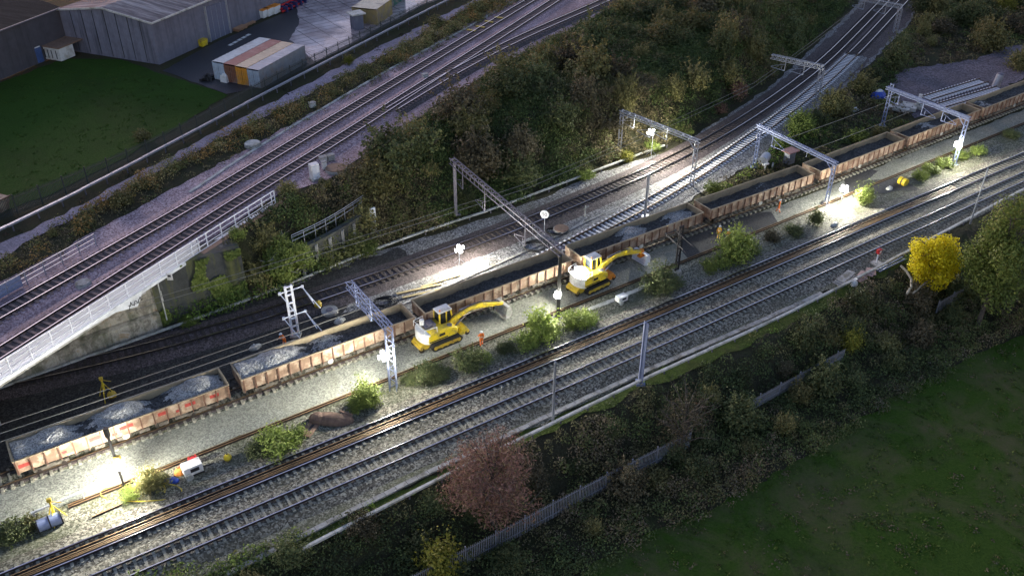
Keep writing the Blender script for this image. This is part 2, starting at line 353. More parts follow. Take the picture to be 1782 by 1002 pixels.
gx = grid_axis(-125, 130, 1.0, 1800); gy = grid_axis(30, 215, 1.0, 1800)
XX, YY = np.meshgrid(gx, gy); ZZ = hgt(XX, YY)
lump = sum(np.sin(XX*fx+YY*fy+ph)*am for fx, fy, ph, am in ((.31,.17,0,.10),(-.2,.41,2,.08),(.7,-.5,1,.05),(.9,.8,3,.04)))
slope = (ZZ > .05) & (ZZ < 5.95) | (ZZ < -.05) & (ZZ > -2.95)
ZZ = np.where(slope, ZZ+lump, ZZ) - .02
nx, ny = len(gx), len(gy)
me = bpy.data.meshes.new('ground')
idx = np.arange(nx*ny).reshape(ny, nx)
fs = np.stack([idx[:-1,:-1], idx[:-1,1:], idx[1:,1:], idx[1:,:-1]], -1).reshape(-1, 4)
me.from_pydata(np.stack([XX, YY, ZZ], -1).reshape(-1, 3).tolist(), [], fs.tolist())
tag(link_mesh('ground', me, M['ground']), 'dark soil and rough earth under the whole railway cutting and its banks', 'ground', kind='structure')

def rough(pts, step=1.2, amp=.28):
    out = []; n = len(pts)
    for i in range(n):
        a, b = Vector(pts[i][:2]), Vector(pts[(i+1) % n][:2]); L = (b-a).length; k = min(80, max(1, int(L/step)))
        for j in range(k):
            q = a.lerp(b, j/k); out.append((q.x+random.uniform(-amp, amp), q.y+random.uniform(-amp, amp)))
    return out
def sheet(name, px, z, lift, mat, label, cat, amp=.28):
    pts = rough([P(x, y, z) for x, y in px], amp=amp)
    bm = bmesh.new(); vs = [bm.verts.new((x, y, z+lift)) for x, y in pts]; es = [bm.edges.new((vs[i], vs[(i+1) % len(vs)])) for i in range(len(vs))]
    bmesh.ops.triangle_fill(bm, edges=es, use_beauty=True)
    for f in bm.faces:
        if f.normal.z < 0: f.normal_flip()
    me = bpy.data.meshes.new(name); bm.to_mesh(me); bm.free()
    return tag(link_mesh(name, me, mat), label, cat, kind='structure')
U_px = [(-90,965),(118,880),(440,751),(600,691),(870,579),(1018,525),(1184,456),(1348,391),(1480,337),(1782,215),(1900,165)]
TN_px = [(-90,893),(0,858),(240,770),(760,578),(1227,404),(1400,343),(1577,272),(1782,192),(1900,150)]
VERGE_px = [(1900,275),(1782,330),(1690,380),(1560,446),(1380,536),(1120,655),(900,757),(640,878),(480,952),(350,1008),(200,1075),(-90,1190)]
sheet('cess_gravel', U_px + VERGE_px, 0, .09, M['cess'], 'greenish worn gravel beside and between the two near running lines', 'gravel ground')
sheet('fresh_trackbed', TN_px + U_px[::-1], 0, .13, M['fresh'], 'freshly levelled pale grey stone bed alongside the ballast train', 'gravel ground', .15)
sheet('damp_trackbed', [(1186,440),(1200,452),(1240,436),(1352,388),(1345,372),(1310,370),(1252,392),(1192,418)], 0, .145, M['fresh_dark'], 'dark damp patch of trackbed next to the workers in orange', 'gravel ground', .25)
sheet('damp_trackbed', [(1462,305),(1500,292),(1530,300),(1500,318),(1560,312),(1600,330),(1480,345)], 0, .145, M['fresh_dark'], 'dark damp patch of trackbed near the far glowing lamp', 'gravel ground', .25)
sheet('grey_ballast', [(285,578),(450,514),(650,441),(880,370),(1050,300),(1180,256),(1270,198),(1340,152),(1400,97),(1480,22),(1550,-60),(1650,-60),(1575,50),(1485,140),(1425,190),(1335,272),(1245,322),(1200,348),(1120,402),(1000,452),(720,560),(400,674),(0,820),(-90,852),(-90,705),(70,660)],
      0, .03, M['grey_ballast'], 'grey stony ground between the wooded bank and the ballast train', 'gravel ground')
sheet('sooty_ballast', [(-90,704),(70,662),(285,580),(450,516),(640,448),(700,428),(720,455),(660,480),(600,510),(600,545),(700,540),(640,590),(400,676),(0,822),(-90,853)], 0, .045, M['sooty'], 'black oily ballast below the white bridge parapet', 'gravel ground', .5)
sheet('rusty_ballast', [(1340,160),(1400,104),(1480,30),(1550,-55),(1645,-55),(1570,50),(1480,138),(1420,185),(1390,205),(1330,190)], 0, .045, M['dark_ballast'], 'dark brown ballast under the curving double line at the top', 'gravel ground', .35)
sheet('upper_ballast', [(-120,560),(0,492),(150,412),(300,330),(480,232),(600,165),(780,62),(900,-10),(980,-60),(1180,-60),(1060,18),(900,100),(780,168),(680,240),(600,292),(560,318),(475,340),(446,360),(340,420),(0,650),(-120,735)], ZP, .03, M['upper_ballast'], 'mauve grey ballast of the upper line running onto the bridge', 'gravel ground')
sheet('path', [(-80,462),(0,427),(160,347),(450,190),(640,92),(810,8),(880,-30),(930,-40),(800,24),(640,112),(480,192),(250,312),(60,415),(-80,495)], ZP, .04, M['path'], 'narrow mauve gravel path beside the raised cable route', 'path')
sheet('lawn', [(-60,170),(0,146),(110,103),(205,103),(280,128),(395,165),(310,222),(200,283),(70,345),(-60,392)], ZP, .03, M['lawn'], 'mown green lawn below the grey warehouse walls', 'lawn')
sheet('asphalt_yard', [(283,124),(355,84),(500,20),(560,-40),(900,-40),(740,8),(640,64),(470,150),(395,164)], ZP, .035, M['asphalt'], 'dark tarmac yard in front of the warehouse door', 'yard', .1)
sheet('concrete_yard', [(522,38),(515,14),(560,-38),(890,-38),(738,6),(640,60),(548,108),(520,84),(505,70)], ZP, .045, M['concrete_yard'], 'wet pale concrete yard reflecting the evening sky', 'yard', .15)
sheet('field', [(850,1120),(1020,990),(1130,925),(1270,862),(1360,812),(1480,742),(1570,680),(1700,612),(1782,582),(2000,470),(2300,300),(2300,1400),(800,1400)], ZF, .03, M['field'], 'dark grass field with bare brown patches at the bottom corner', 'field', .5)
sheet('dirt_track', [(1558,128),(1600,116),(1680,108),(1760,82),(1900,52),(1900,84),(1790,115),(1782,140),(1700,172),(1640,195),(1590,205),(1556,172)], 0, .05, M['dirt'], 'mauve dirt clearing and track beside the stacked track panels', 'dirt track', .5)
sheet('verge', [(1620,424),(1500,482),(1440,510),(1380,540),(1120,657),(900,759),(640,880),(480,954),(350,1010),(335,1020),(500,958),(640,902),(790,822),(960,752),(1120,676),(1370,572),(1480,506),(1620,440)], 0, .03, M['verge'], 'strip of bright grass between the cable trough and the long pipe', 'grass verge', .4)
# ------------------------------------------------------------------ railway tracks
def smooth(pts, n=3):
    """resample a plan polyline evenly and relax it into a fair curve"""
    pts = [Vector(p[:2]) for p in pts]; L = [0]
    for a, b in zip(pts[:-1], pts[1:]): L.append(L[-1]+(b-a).length)
    k = max(8, int(L[-1]/2.0)); out = []
    for i in range(k+1):
        s = L[-1]*i/k; j = max(0, min(len(pts)-2, next((q for q in range(len(L)-1) if L[q+1] >= s), len(pts)-2)))
        t = (s-L[j])/(L[j+1]-L[j]); out.append(pts[j].lerp(pts[j+1], t))
    for _ in range(n*10): out = [out[0]]+[(out[i-1]+out[i]*2+out[i+1])/4 for i in range(1, len(out)-1)]+[out[-1]]
    return out
def normals(c):
    r = []
    for i in range(len(c)):
        d = (c[min(i+1, len(c)-1)]-c[max(i-1, 0)]).normalized(); r.append(Vector((-d.y, d.x)))
    return r
def offset(c, o): return [p+n*o for p, n in zip(c, normals(c))]
def extrude(mb, c, prof, z0, mi=0, tops=()):
    """sweep profile (lateral offset, z) along the plan curve; tops = profile segments with material 1"""
    nr = normals(c); n = len(prof); base = len(mb.v)
    for p, q in zip(c, nr):
        for o, z in prof: mb.v.append((p.x+q.x*o, p.y+q.y*o, z0+z))
    for i in range(len(c)-1):
        for j in range(n-1):
            a = base+i*n+j; mb.f.append((a, a+1, a+n+1, a+n)); mb.m.append(1 if j in tops else mi)
    return mb
RAILP = [(-.07,-.16),(-.07,-.14),(-.018,-.12),(-.018,-.05),(-.042,-.035),(-.042,0),(.042,0),(.042,-.035),(.018,-.05),(.018,-.12),(.07,-.14),(.07,-.16)]
def rail_mesh(name, c, ztop, mats, parent):
    mb = MB(); extrude(mb, c, RAILP, ztop, 0, (5,)); return mb.build(name, mats, parent)
def sleeper_mesh(kind):
    mb = MB()
    if kind == 'timber': mb.box((0,0,-.065), (.26,2.6,.13))
    else:
        mb.prism([(-.14,-.2),(.14,-.2),(.11,0),(-.11,0)], -1.25, -.45); mb.prism([(-.13,-.2),(.13,-.2),(.10,-.04),(-.10,-.04)], -.45, .45); mb.prism([(-.14,-.2),(.14,-.2),(.11,0),(-.11,0)], .45, 1.25)
    me = bpy.data.meshes.new('sleeper'); me.from_pydata(mb.v, [], mb.f)
    bm = bmesh.new(); bm.from_mesh(me); bmesh.ops.recalc_face_normals(bm, faces=bm.faces); bm.to_mesh(me); bm.free(); return me, mb
def along(c, s):
    acc = 0
    for a, b in zip(c[:-1], c[1:]):
        L = (b-a).length
        if acc+L >= s: return a.lerp(b, (s-acc)/L), (b-a).normalized()
        acc += L
    return c[-1], (c[-1]-c[-2]).normalized()
def length(c): return sum((b-a).length for a, b in zip(c[:-1], c[1:]))
def seen(p, z):
    d = p.y*C_-(z-CAMZ)*S_; up = p.y*S_+(z-CAMZ)*C_
    return -60 < CX+F*p.x/d < 1842 and -60 < CY-F*up/d < 1062
def track(label, c, ztop, kind, mat, spacing=.65, bed=None, top=True, rails=True, srange=None, bedz=None, sl_mat=None):
    root = empty('railway_track', (0,0,0), 0, label, 'railway track')
    if rails:
        for o in (.75, -.75): rail_mesh('rail', offset(c, o), ztop, [M['rail_side'], M['rail_top'] if top else M['rail_rust']], root)
    me, mb = sleeper_mesh(kind); me.materials.append(mat)
    L = length(c); ss = [s for s in np.arange(.3, L, spacing) if (srange is None or srange[0] <= s <= srange[1])]
    items = [along(c, s) for s in ss]; items = [(p, d) for p, d in items if seen(p, ztop)]
    items.sort(key=lambda q: q[0].length)
    near, rest = items[:100], items[100:]
    for p, d in near:
        o = bpy.data.objects.new('sleeper', me); COL.objects.link(o); o.parent = root
        o.location = (p.x, p.y, ztop-.16+random.uniform(-.012, .008)); o.rotation_euler = (0, 0, math.atan2(d.y, d.x)+random.uniform(-.012, .012))
    if rest:
        big = MB()
        for p, d in rest:
            m = Matrix.Translation((p.x, p.y, ztop-.16+random.uniform(-.012, .008))) @ Matrix.Rotation(math.atan2(d.y, d.x)+random.uniform(-.012, .012), 4, 'Z')
            big.add([m @ Vector(v) for v in mb.v], mb.f)
        tag(big.build('sleepers', mat, root), kind='stuff')
    if bed:
        b = MB(); z = ztop-.5; bz = bedz if bedz is not None else .02
        cc = [p for p in c]
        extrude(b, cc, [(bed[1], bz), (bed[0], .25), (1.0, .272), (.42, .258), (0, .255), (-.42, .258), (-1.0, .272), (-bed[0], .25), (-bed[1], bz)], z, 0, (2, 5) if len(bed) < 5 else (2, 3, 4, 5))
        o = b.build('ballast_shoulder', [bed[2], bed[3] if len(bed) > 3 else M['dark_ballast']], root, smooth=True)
    return root
def curve(px, z, off): return offset(smooth([P(x, y, z) for x, y in px]), off)
def ext(px, ends=(140, 140)):
    a, b = Vector(px[0]), Vector(px[1]); s = a+(a-b).normalized()*ends[0]
    c, d = Vector(px[-1]), Vector(px[-2]); e = c+(c-d).normalized()*ends[1]
    return [tuple(s)]+list(px)+[tuple(e)]
D1 = [(154.6,1001.7),(350,919.5),(900,686.5),(1118,593.5),(1578.7,389.7),(1701.7,334.6)]
C1 = [(150,936.5),(350,855.3),(900,632),(1075,561),(1560,356.6),(1782,264.5)]
T2 = [(0,846),(240,758.6),(760,566),(1227,392),(1400,331.5),(1577,261),(1782,180)]
B1 = [(0,655),(233,607),(446,545),(640,478.6),(866,400.7),(1056,321),(1154,280),(1260,223),(1338,172),(1425,108),(1526,7),(1548,-16)]
E1 = [(905,460),(974,427),(1119.5,348.7),(1199.6,304),(1290,243),(1349,201),(1380,178),(1437,131),(1500,70),(1550,16),(1565,0)]
F1 = [(0,534),(358,334),(446,279),(646,160),(880,20),(917,-2)]
G1 = [(0,601),(260,438),(427,331),(593,232),(702,161),(880,49.4),(957,0)]
K2 = [(690,191),(736,163),(795,126),(880,82),(935,55),(1015,22),(1058,2)]
cD = curve(ext(D1, (240,240)), .5, -.75); cC = curve(ext(C1, (260,160)), .5, -.75); cT = curve(ext(T2, (120,150)), .5, .75)
cB = curve(ext(B1, (150,90)), .5, -.75); cE = curve(ext(E1, (1,90)), .5, -.75)
cF = curve(ext(F1, (130,90)), ZP+.5, -.75); cG = curve(ext(G1, (130,90)), ZP+.5, -.75); cK = curve(ext(K2, (1,90)), ZP+.5, .75)
track('nearest running line with pale concrete sleepers and shiny rails', cD, .5, 'concrete', M['sleeper_c'], .68, (1.65, 2.5, M['ballast'], M['stain_shade']))
tC = track('second line from the bottom with four spare rails lying between its rails', cC, .5, 'concrete', M['sleeper_c'], .68, (1.65, 2.5, M['ballast'], M['stain_shade'], 1))
track('line under the ballast train with its sleeper ends showing', cT, .5, 'concrete', M['sleeper_c'], .72, (1.02, 1.12, M['cess']), top=False, bedz=.10)
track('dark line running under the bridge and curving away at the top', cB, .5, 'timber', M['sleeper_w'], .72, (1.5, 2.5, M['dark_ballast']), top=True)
track('newly laid line of bright white concrete sleepers', cE, .5, 'concrete', M['sleeper_new'], .72, (1.5, 2.5, M['grey_ballast']), top=False, srange=(0, 88))
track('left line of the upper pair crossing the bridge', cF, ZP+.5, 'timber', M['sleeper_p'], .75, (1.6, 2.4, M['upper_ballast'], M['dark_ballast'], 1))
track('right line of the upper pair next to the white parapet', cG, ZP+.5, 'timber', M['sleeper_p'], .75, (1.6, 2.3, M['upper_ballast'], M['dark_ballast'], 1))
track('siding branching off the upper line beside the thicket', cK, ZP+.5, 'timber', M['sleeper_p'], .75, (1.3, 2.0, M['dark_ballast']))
# the timbered end of the new line
cE2 = [p for i, p in enumerate(cE)]
mbs = MB(); sm, smb = sleeper_mesh('timber')
rootE = empty('railway_track', (0,0,0), 0, 'curving right hand line of the double track at the top', 'railway track')
for s in np.arange(88.6, length(cE), .75):
    p, d = along(cE, s)
    if not seen(p, .5): continue
    o = bpy.data.objects.new('sleeper', sm); COL.objects.link(o); o.parent = rootE; o.location = (p.x, p.y, .34); o.rotation_euler = (0,0,math.atan2(d.y, d.x))
sm.materials.append(M['sleeper_w'])
sub = [along(cE, s)[0] for s in np.arange(88.6, length(cE), 2)]
for o in (.75, -.75): rail_mesh('rail', offset(sub, o), .512, [M['rail_side'], M['rail_top']], rootE)
b = MB(); extrude(b, sub, [(2.4,.045),(1.5,.285),(-1.5,.285),(-2.4,.045)], 0); b.build('ballast_shoulder', M['dark_ballast'], rootE)
# spare rails lying in the four-foot of line C (each lies loose, so each is a thing)
LC = length(cC)
sC = [i for i, p in enumerate(cC) if p.x < P(1665,325,.4).x]
spare = cC[:sC[-1]+1]
for k, (fr, nm) in enumerate(((-.15,'loose rusty rail between the running rails, nearest the far rail'),(.17,'loose rusty rail between the running rails, second from the far rail'),(.35,'loose rusty rail between the running rails, second from the near rail'),(.50,'loose rusty rail between the running rails, closest to the near rail'))):
    tag(rail_mesh('loose_rail', offset(spare, -fr), .50, [M['rail_side'], M['rail_rust']], None), nm, 'spare rail', 'spare rails lying along the second line')
cU = smooth([P(x, y, .3) for x, y in [(118,880),(440,750),(600,690),(870,578),(1018,524),(1184,455),(1348,391),(1480,336),(1782,214),(1850,186)]])
tag(rail_mesh('loose_rail', offset(cU, .12), .30, [M['rail_side'], M['rail_rust']], None), 'long rusty rail along the edge of the fresh stone bed, on the train side', 'spare rail', 'spare rails edging the stone bed')
tag(rail_mesh('loose_rail', offset(cU, -.14), .30, [M['rail_side'], M['rail_rust']], None), 'long rusty rail along the edge of the fresh stone bed, on the bush side', 'spare rail', 'spare rails edging the stone bed')
for a, b, lb in (((160,899),(212,876),'short rusty rail offcut lying in the gravel near the bottom left bush'),((80,1001),(150,974),'short rusty rail offcut between the two near lines'),((985,480),(1130,428),'dark steel bar lying at the train side of the stone bed')):
    c = [P(a[0],a[1],.2).xy, P((a[0]+b[0])/2,(a[1]+b[1])/2,.2).xy, P(b[0],b[1],.2).xy]
    tag(rail_mesh('loose_rail', c, .22, [M['rail_side'], M['rail_rust']], None), lb, 'spare rail')
# white blocks clipped to sleepers of the upper line and by the rails of the far siding
def trough(name, px, z, w, h, mat, label, cat='cable trough', seg=1.0, posts=None, lift=0.0):
    """a line of concrete trough lids with open joints, slightly uneven"""
    root = empty(name, (0,0,0), 0, label, cat); c = smooth([P(x, y, z) for x, y in px], 2); L = length(c); mb = MB(); s = 0
    while s < L-seg:
        a, _ = along(c, s+.02); b, d = along(c, s+seg-.02)
        o = random.uniform(-.03, .03); n = Vector((-d.y, d.x))*o
        mb.bar((a.x+n.x, a.y+n.y, z+lift+h/2+random.uniform(-.01,.01)), (b.x+n.x, b.y+n.y, z+lift+h/2+random.uniform(-.01,.01)), w, h); s += seg
    mb.build('lid' if not posts else 'duct', mat, root)
    if posts:
        k = 0; s = .5; pm = None
        while s < L:
            a, d = along(c, s)
            if pm is None: pb = MB(); pb.box((0,0,lift/2), (.12,.12,lift)); pm = pb.build('post', M['galv_dark'], root); q = pm
            else: q = pm.copy(); COL.objects.link(q); q.parent = root
            q.location = (a.x, a.y, z); s += posts
    return root
trough('cable_trough', [(395,1000),(520,935),(650,870),(790,800),(905,750),(1010,697),(1100,655),(1240,597),(1370,540),(1440,506)], 0.02, .45, .16, M['concrete'], 'grey concrete cable trough along the near line, full of gaps')
trough('pipe_run', [(520,968),(640,905),(800,820),(900,775),(965,745),(1040,702),(1150,652),(1250,607),(1370,556),(1440,515),(1500,487),(1600,432),(1700,378),(1790,330)], 0.0, .24, .2, M['pale_concrete'], 'long pale pipe on short posts along the top of the dark bank', 'pipe', 3.0, 3.0, .45)
trough('pipe_run', [(-60,705),(20,672),(123,637),(260,592),(450,522),(560,480),(650,437),(720,413),(880,365),(1050,296),(1180,250)], 0.0, .22, .18, M['pale_concrete'], 'pale cable route at the foot of the wooded bank', 'pipe', 3.0, 3.0, .4)
trough('raised_cable_duct', [(-80,452),(0,416),(163,334),(446,181),(640,80),(796,0),(860,-32)], ZP, .3, .2, M['galv'], 'long grey raised cable duct on posts beside the mauve path', 'cable duct', 3.0, 3.0, .75)
trough('cable_trough', [(330,335),(446,257),(560,190),(700,108),(813,50),(892,3),(930,-18)], ZP+.02, .35, .1, M['pale_concrete'], 'pale concrete trough lids along the upper line')
trough('cable_trough', [(700,530),(760,500),(830,480),(900,448),(985,402),(1050,372),(1100,350),(1170,318)], 0.03, .3, .12, M['concrete'], 'grey cable trough in the stony ground behind the train')
trough('cable_trough', [(1022,541),(1075,522),(1130,496)], 0.02, .5, .14, M['pale_concrete'], 'short pale trough by the second excavator', seg=1.0)
# ------------------------------------------------------------------ ballast train
GAPS = [(8,811),(405,660),(732,551),(1004,451),(1227,366.5),(1420,300),(1579,241.5),(1720,195),(1850,148)]
def nearest_s(c, p):
    best = (1e9, 0); acc = 0
    for a, b in zip(c[:-1], c[1:]):
        L = (b-a).length; t = max(0, min(1, (p-a).dot(b-a)/L/L)); d = (a.lerp(b, t)-p).length
        if d < best[0]: best = (d, acc+t*L)
        acc += L
    return best[1]
gs = [nearest_s(cT, P(x, y, 2.8).xy) for x, y in GAPS]
BL, BW, ZB, ZTOP = 17.3, 2.75, 1.12, 2.34
def wagon_proto():
    root = empty('ballast_wagon', (0,0,0))
    t = .07; L, W = BL, BW
    b = MB()
    b.box((0,-W/2,(ZB+ZTOP)/2), (L,t,ZTOP-ZB)); b.box((0,0,ZB+.04), (L-.02,W-.1,.08))
    b.box((0,W/2,(ZB+ZTOP)/2), (L,t,ZTOP-ZB))
    for s in (-1, 1): b.box((s*(L/2-t/2),0,(ZB+ZTOP)/2), (t,W-t-.004,ZTOP-ZB-.004))
    bod = b; b = MB()
    for s in (-1, 1):
        b.box((0, s*(W/2+.0), ZTOP+.035), (L+.1,.15,.07)); b.box((s*L/2, 0, ZTOP+.034), (.15,W-.16,.066))
    b.build('top_rail', M['wagon_inner'], root, bevel=.01)
    b = MB()
    b.box((0, W/2-.05, (ZB+ZTOP)/2+.03), (L-.2,.03,ZTOP-ZB-.07)); b.box((L/2-.09,0,(ZB+ZTOP)/2+.03), (.03,W-.18,ZTOP-ZB-.07)); b.box((-L/2+.09,0,(ZB+ZTOP)/2+.03), (.03,W-.18,ZTOP-ZB-.07)); b.box((0, -W/2+.05, (ZB+ZTOP)/2+.03), (L-.2,.03,ZTOP-ZB-.07))
    b.build('inner_lining', M['wagon_inner'], root)
    n = 16; b = bod
    for i in range(n+1):
        x = -L/2+.12+(L-.24)*i/n
        for s in (-1, 1): b.box((x, s*(W/2+.075), (ZB+ZTOP)/2-.02), (.10,.11,ZTOP-ZB-.06), mi=1)
        b.box((x,-W/2-.06,ZB-.08),(.06,.08,.16), mi=1)
    b.build('body', [M['rust_body'], M['wagon_rib']], root)
    b = MB()
    for s in (-1, 1): b.box((0, s*.95, .98), (L-.3,.14,.24)); b.box((s*(L/2-.1), 0, .98), (.22,2.5,.30))
    b.box((0,0,.98),(L-1,.3,.2))
    for x in (-2.4, -.6, 1.2, 2.8): b.box((x,-1.02,.72),(.8,.45,.34))
    b.tube((3.8,-1.05,.7),(4.9,-1.05,.7),.22,n=10)
    b.build('underframe', M['underframe'], root)
    b = MB(); b.tube((-.3,-1.36,.86),(-.3,-1.30,.86),.28,n=14); b.build('brake_wheel', M['pale_concrete'], root)
    for s in (-1, 1):
        bg = MB()
        for q in (-1, 1): bg.box((s*6.2, q*1.05, .52), (2.7,.14,.26)); bg.box((s*6.2, q*1.06, .62), (.7,.2,.38))
        bg.box((s*6.2,0,.6),(.5,2.0,.25)); bo = bg.build('bogie', M['underframe'], root)
        for a in (-.92, .92):
            for q in (-1, 1):
                wm = MB(); wm.tube((s*6.2+a, q*.70, .46), (s*6.2+a, q*.83, .46), .46, n=18); wm.tube((s*6.2+a, q*1.13, .46), (s*6.2+a, q*1.2, .46), .15, n=10); wm.build('wheel', M['rail_side'], bo)
        for q in (-1, 1):
            bf = MB(); bf.tube((s*L/2, q*.87, 1.02), (s*(L/2+.42), q*.87, 1.02), .09, n=10); bf.tube((s*(L/2+.42), q*.87, 1.02), (s*(L/2+.48), q*.87, 1.02), .22, n=14); bf.build('buffer', M['black_steel'], root)
        cp = MB(); cp.box((s*(L/2+.28),0,.98),(.5,.12,.14)); cp.path([(s*(L/2+.1),.3,.95),(s*(L/2+.3),.32,.55),(s*(L/2+.5),.3,.9)],.03); cp.build('coupling', M['black_steel'], root)
    return root
wp = wagon_proto()
WL = ['ballast wagon at the left end of the train with red lettering panels along its side','second ballast wagon from the left, behind the white ladder mast','third ballast wagon from the left, crossed by the lattice gantry beam end and standing behind the rear of the nearer digger boom',
 'fourth ballast wagon from the left, brightly lit beside the second digger','fifth ballast wagon from the left, behind the two workers by the big bush','sixth ballast wagon from the left, under the grey portal with the wheeled tank behind it',
 'seventh ballast wagon from the left, between the last two portals','last ballast wagon, leaving the picture at the right edge']
WL[1] = 'second ballast wagon from the left, passing under the lattice cantilever gantry'
WL[2] = 'third ballast wagon from the left, standing behind the boom of the nearer digger'
# stone left in each wagon: base depth below the rim, then mounds (position -1..1 along, height, spread)
LOADS = [(.66,[(-.93,1.0,.28),(-.60,1.12,.24),(-.03,1.25,.36),(.72,1.15,.38)]),(.60,[(-.98,.9,.22),(-.60,1.15,.36),(.0,.4,.5)]),(.78,[(.0,.25,.5)]),(.70,[(-.05,.85,.3),(.75,.6,.4)]),(.68,[(.2,.3,.4)]),(.62,[(.3,.25,.4)]),(.66,[(-.2,.45,.3)]),(.5,[(-.75,.4,.2),(.3,.2,.4)])]
LL = ['three light grey mounds of stone in the leftmost wagon','grey stone heaped at the left end of the second wagon from the left','dark flat stone load behind the nearer digger boom','stone load with a pale hump beside the second digger','dark stone load in the wagon behind the workers by the big bush','dark stone load in the wagon with the wheeled tank behind it','stone load in the wagon between the last two portals','stone load in the wagon at the right edge']
WAG = [copy_tree(wp) for _ in range(7)]
for i in range(8):
    w = wp if i == 0 else WAG[i-1]
    s = (gs[i]+gs[i+1])/2; p, d = along(cT, s); rz = math.atan2(d.y, d.x)
    sc = (gs[i+1]-gs[i]-1.15)/BL
    w.location = (p.x, p.y, .5); w.rotation_euler = (0,0,rz); w.scale = (min(1.03, max(.95, sc)), 1, 1)
    tag(w, WL[i], 'rail wagon', 'ballast wagons in the train')
    if i == 0:
        for x, wd, z in ((-7.9,1.0,1.75),(-2.6,.9,1.85),(-.1,1.1,1.9),(2.9,.8,1.9),(5.2,.9,1.85),(7.3,.8,1.8),(-5.0,.35,1.6),(-1.1,.4,1.55),(4.1,.3,1.6)):
            pm = MB(); pm.box((x,-BW/2-.040,z),(wd,.012,.34 if wd > .5 else .25)); pm.build('lettering_panel', M['red_mark'], w)
    base, mounds = LOADS[i]; bm = MB(); nx_, ny_ = 90, 16; L2, W2 = BL/2-.13, BW/2-.075; vs = []
    for a in range(nx_+1):
        for c in range(ny_+1):
            u = -1+2*a/nx_; v = -1+2*c/ny_
            z = ZTOP-base-.22
            for m0, h, sp in mounds: dd = math.sqrt(((u-m0)/sp)**2+.02)-.14; z += h*max(0, 1-dd)*(1-.40*v*v+.12*v)
            z += .05*math.sin(u*17+i)+.03*math.sin(u*41+v*5)+random.uniform(-.035,.035)+.06*v
            vs.append((u*L2, v*W2, min(max(z, ZB+.2), ZTOP+.38-.3*abs(v))))
    bm.add(vs, [(a*(ny_+1)+c, (a+1)*(ny_+1)+c, (a+1)*(ny_+1)+c+1, a*(ny_+1)+c+1) for a in range(nx_) for c in range(ny_)])
    bm.m = [0 if sum(h*max(0, 1-abs((-1+2*a/nx_)+.05*math.sin(c*.9+i)-m0)/sp) for m0, h, sp in mounds)+random.uniform(-.05,.05) > .30 else 1 for a in range(nx_) for c in range(ny_)]  # mounds get the lit stone colour, flat parts the shaded one
    o = bm.build('stone_load', [M['load'], M['load_shaded']], None); o.location = (p.x, p.y, .5); o.rotation_euler = (0,0,rz); o.scale = w.scale
    tag(o, LL[i], 'stone heap', 'loads in the ballast wagons')
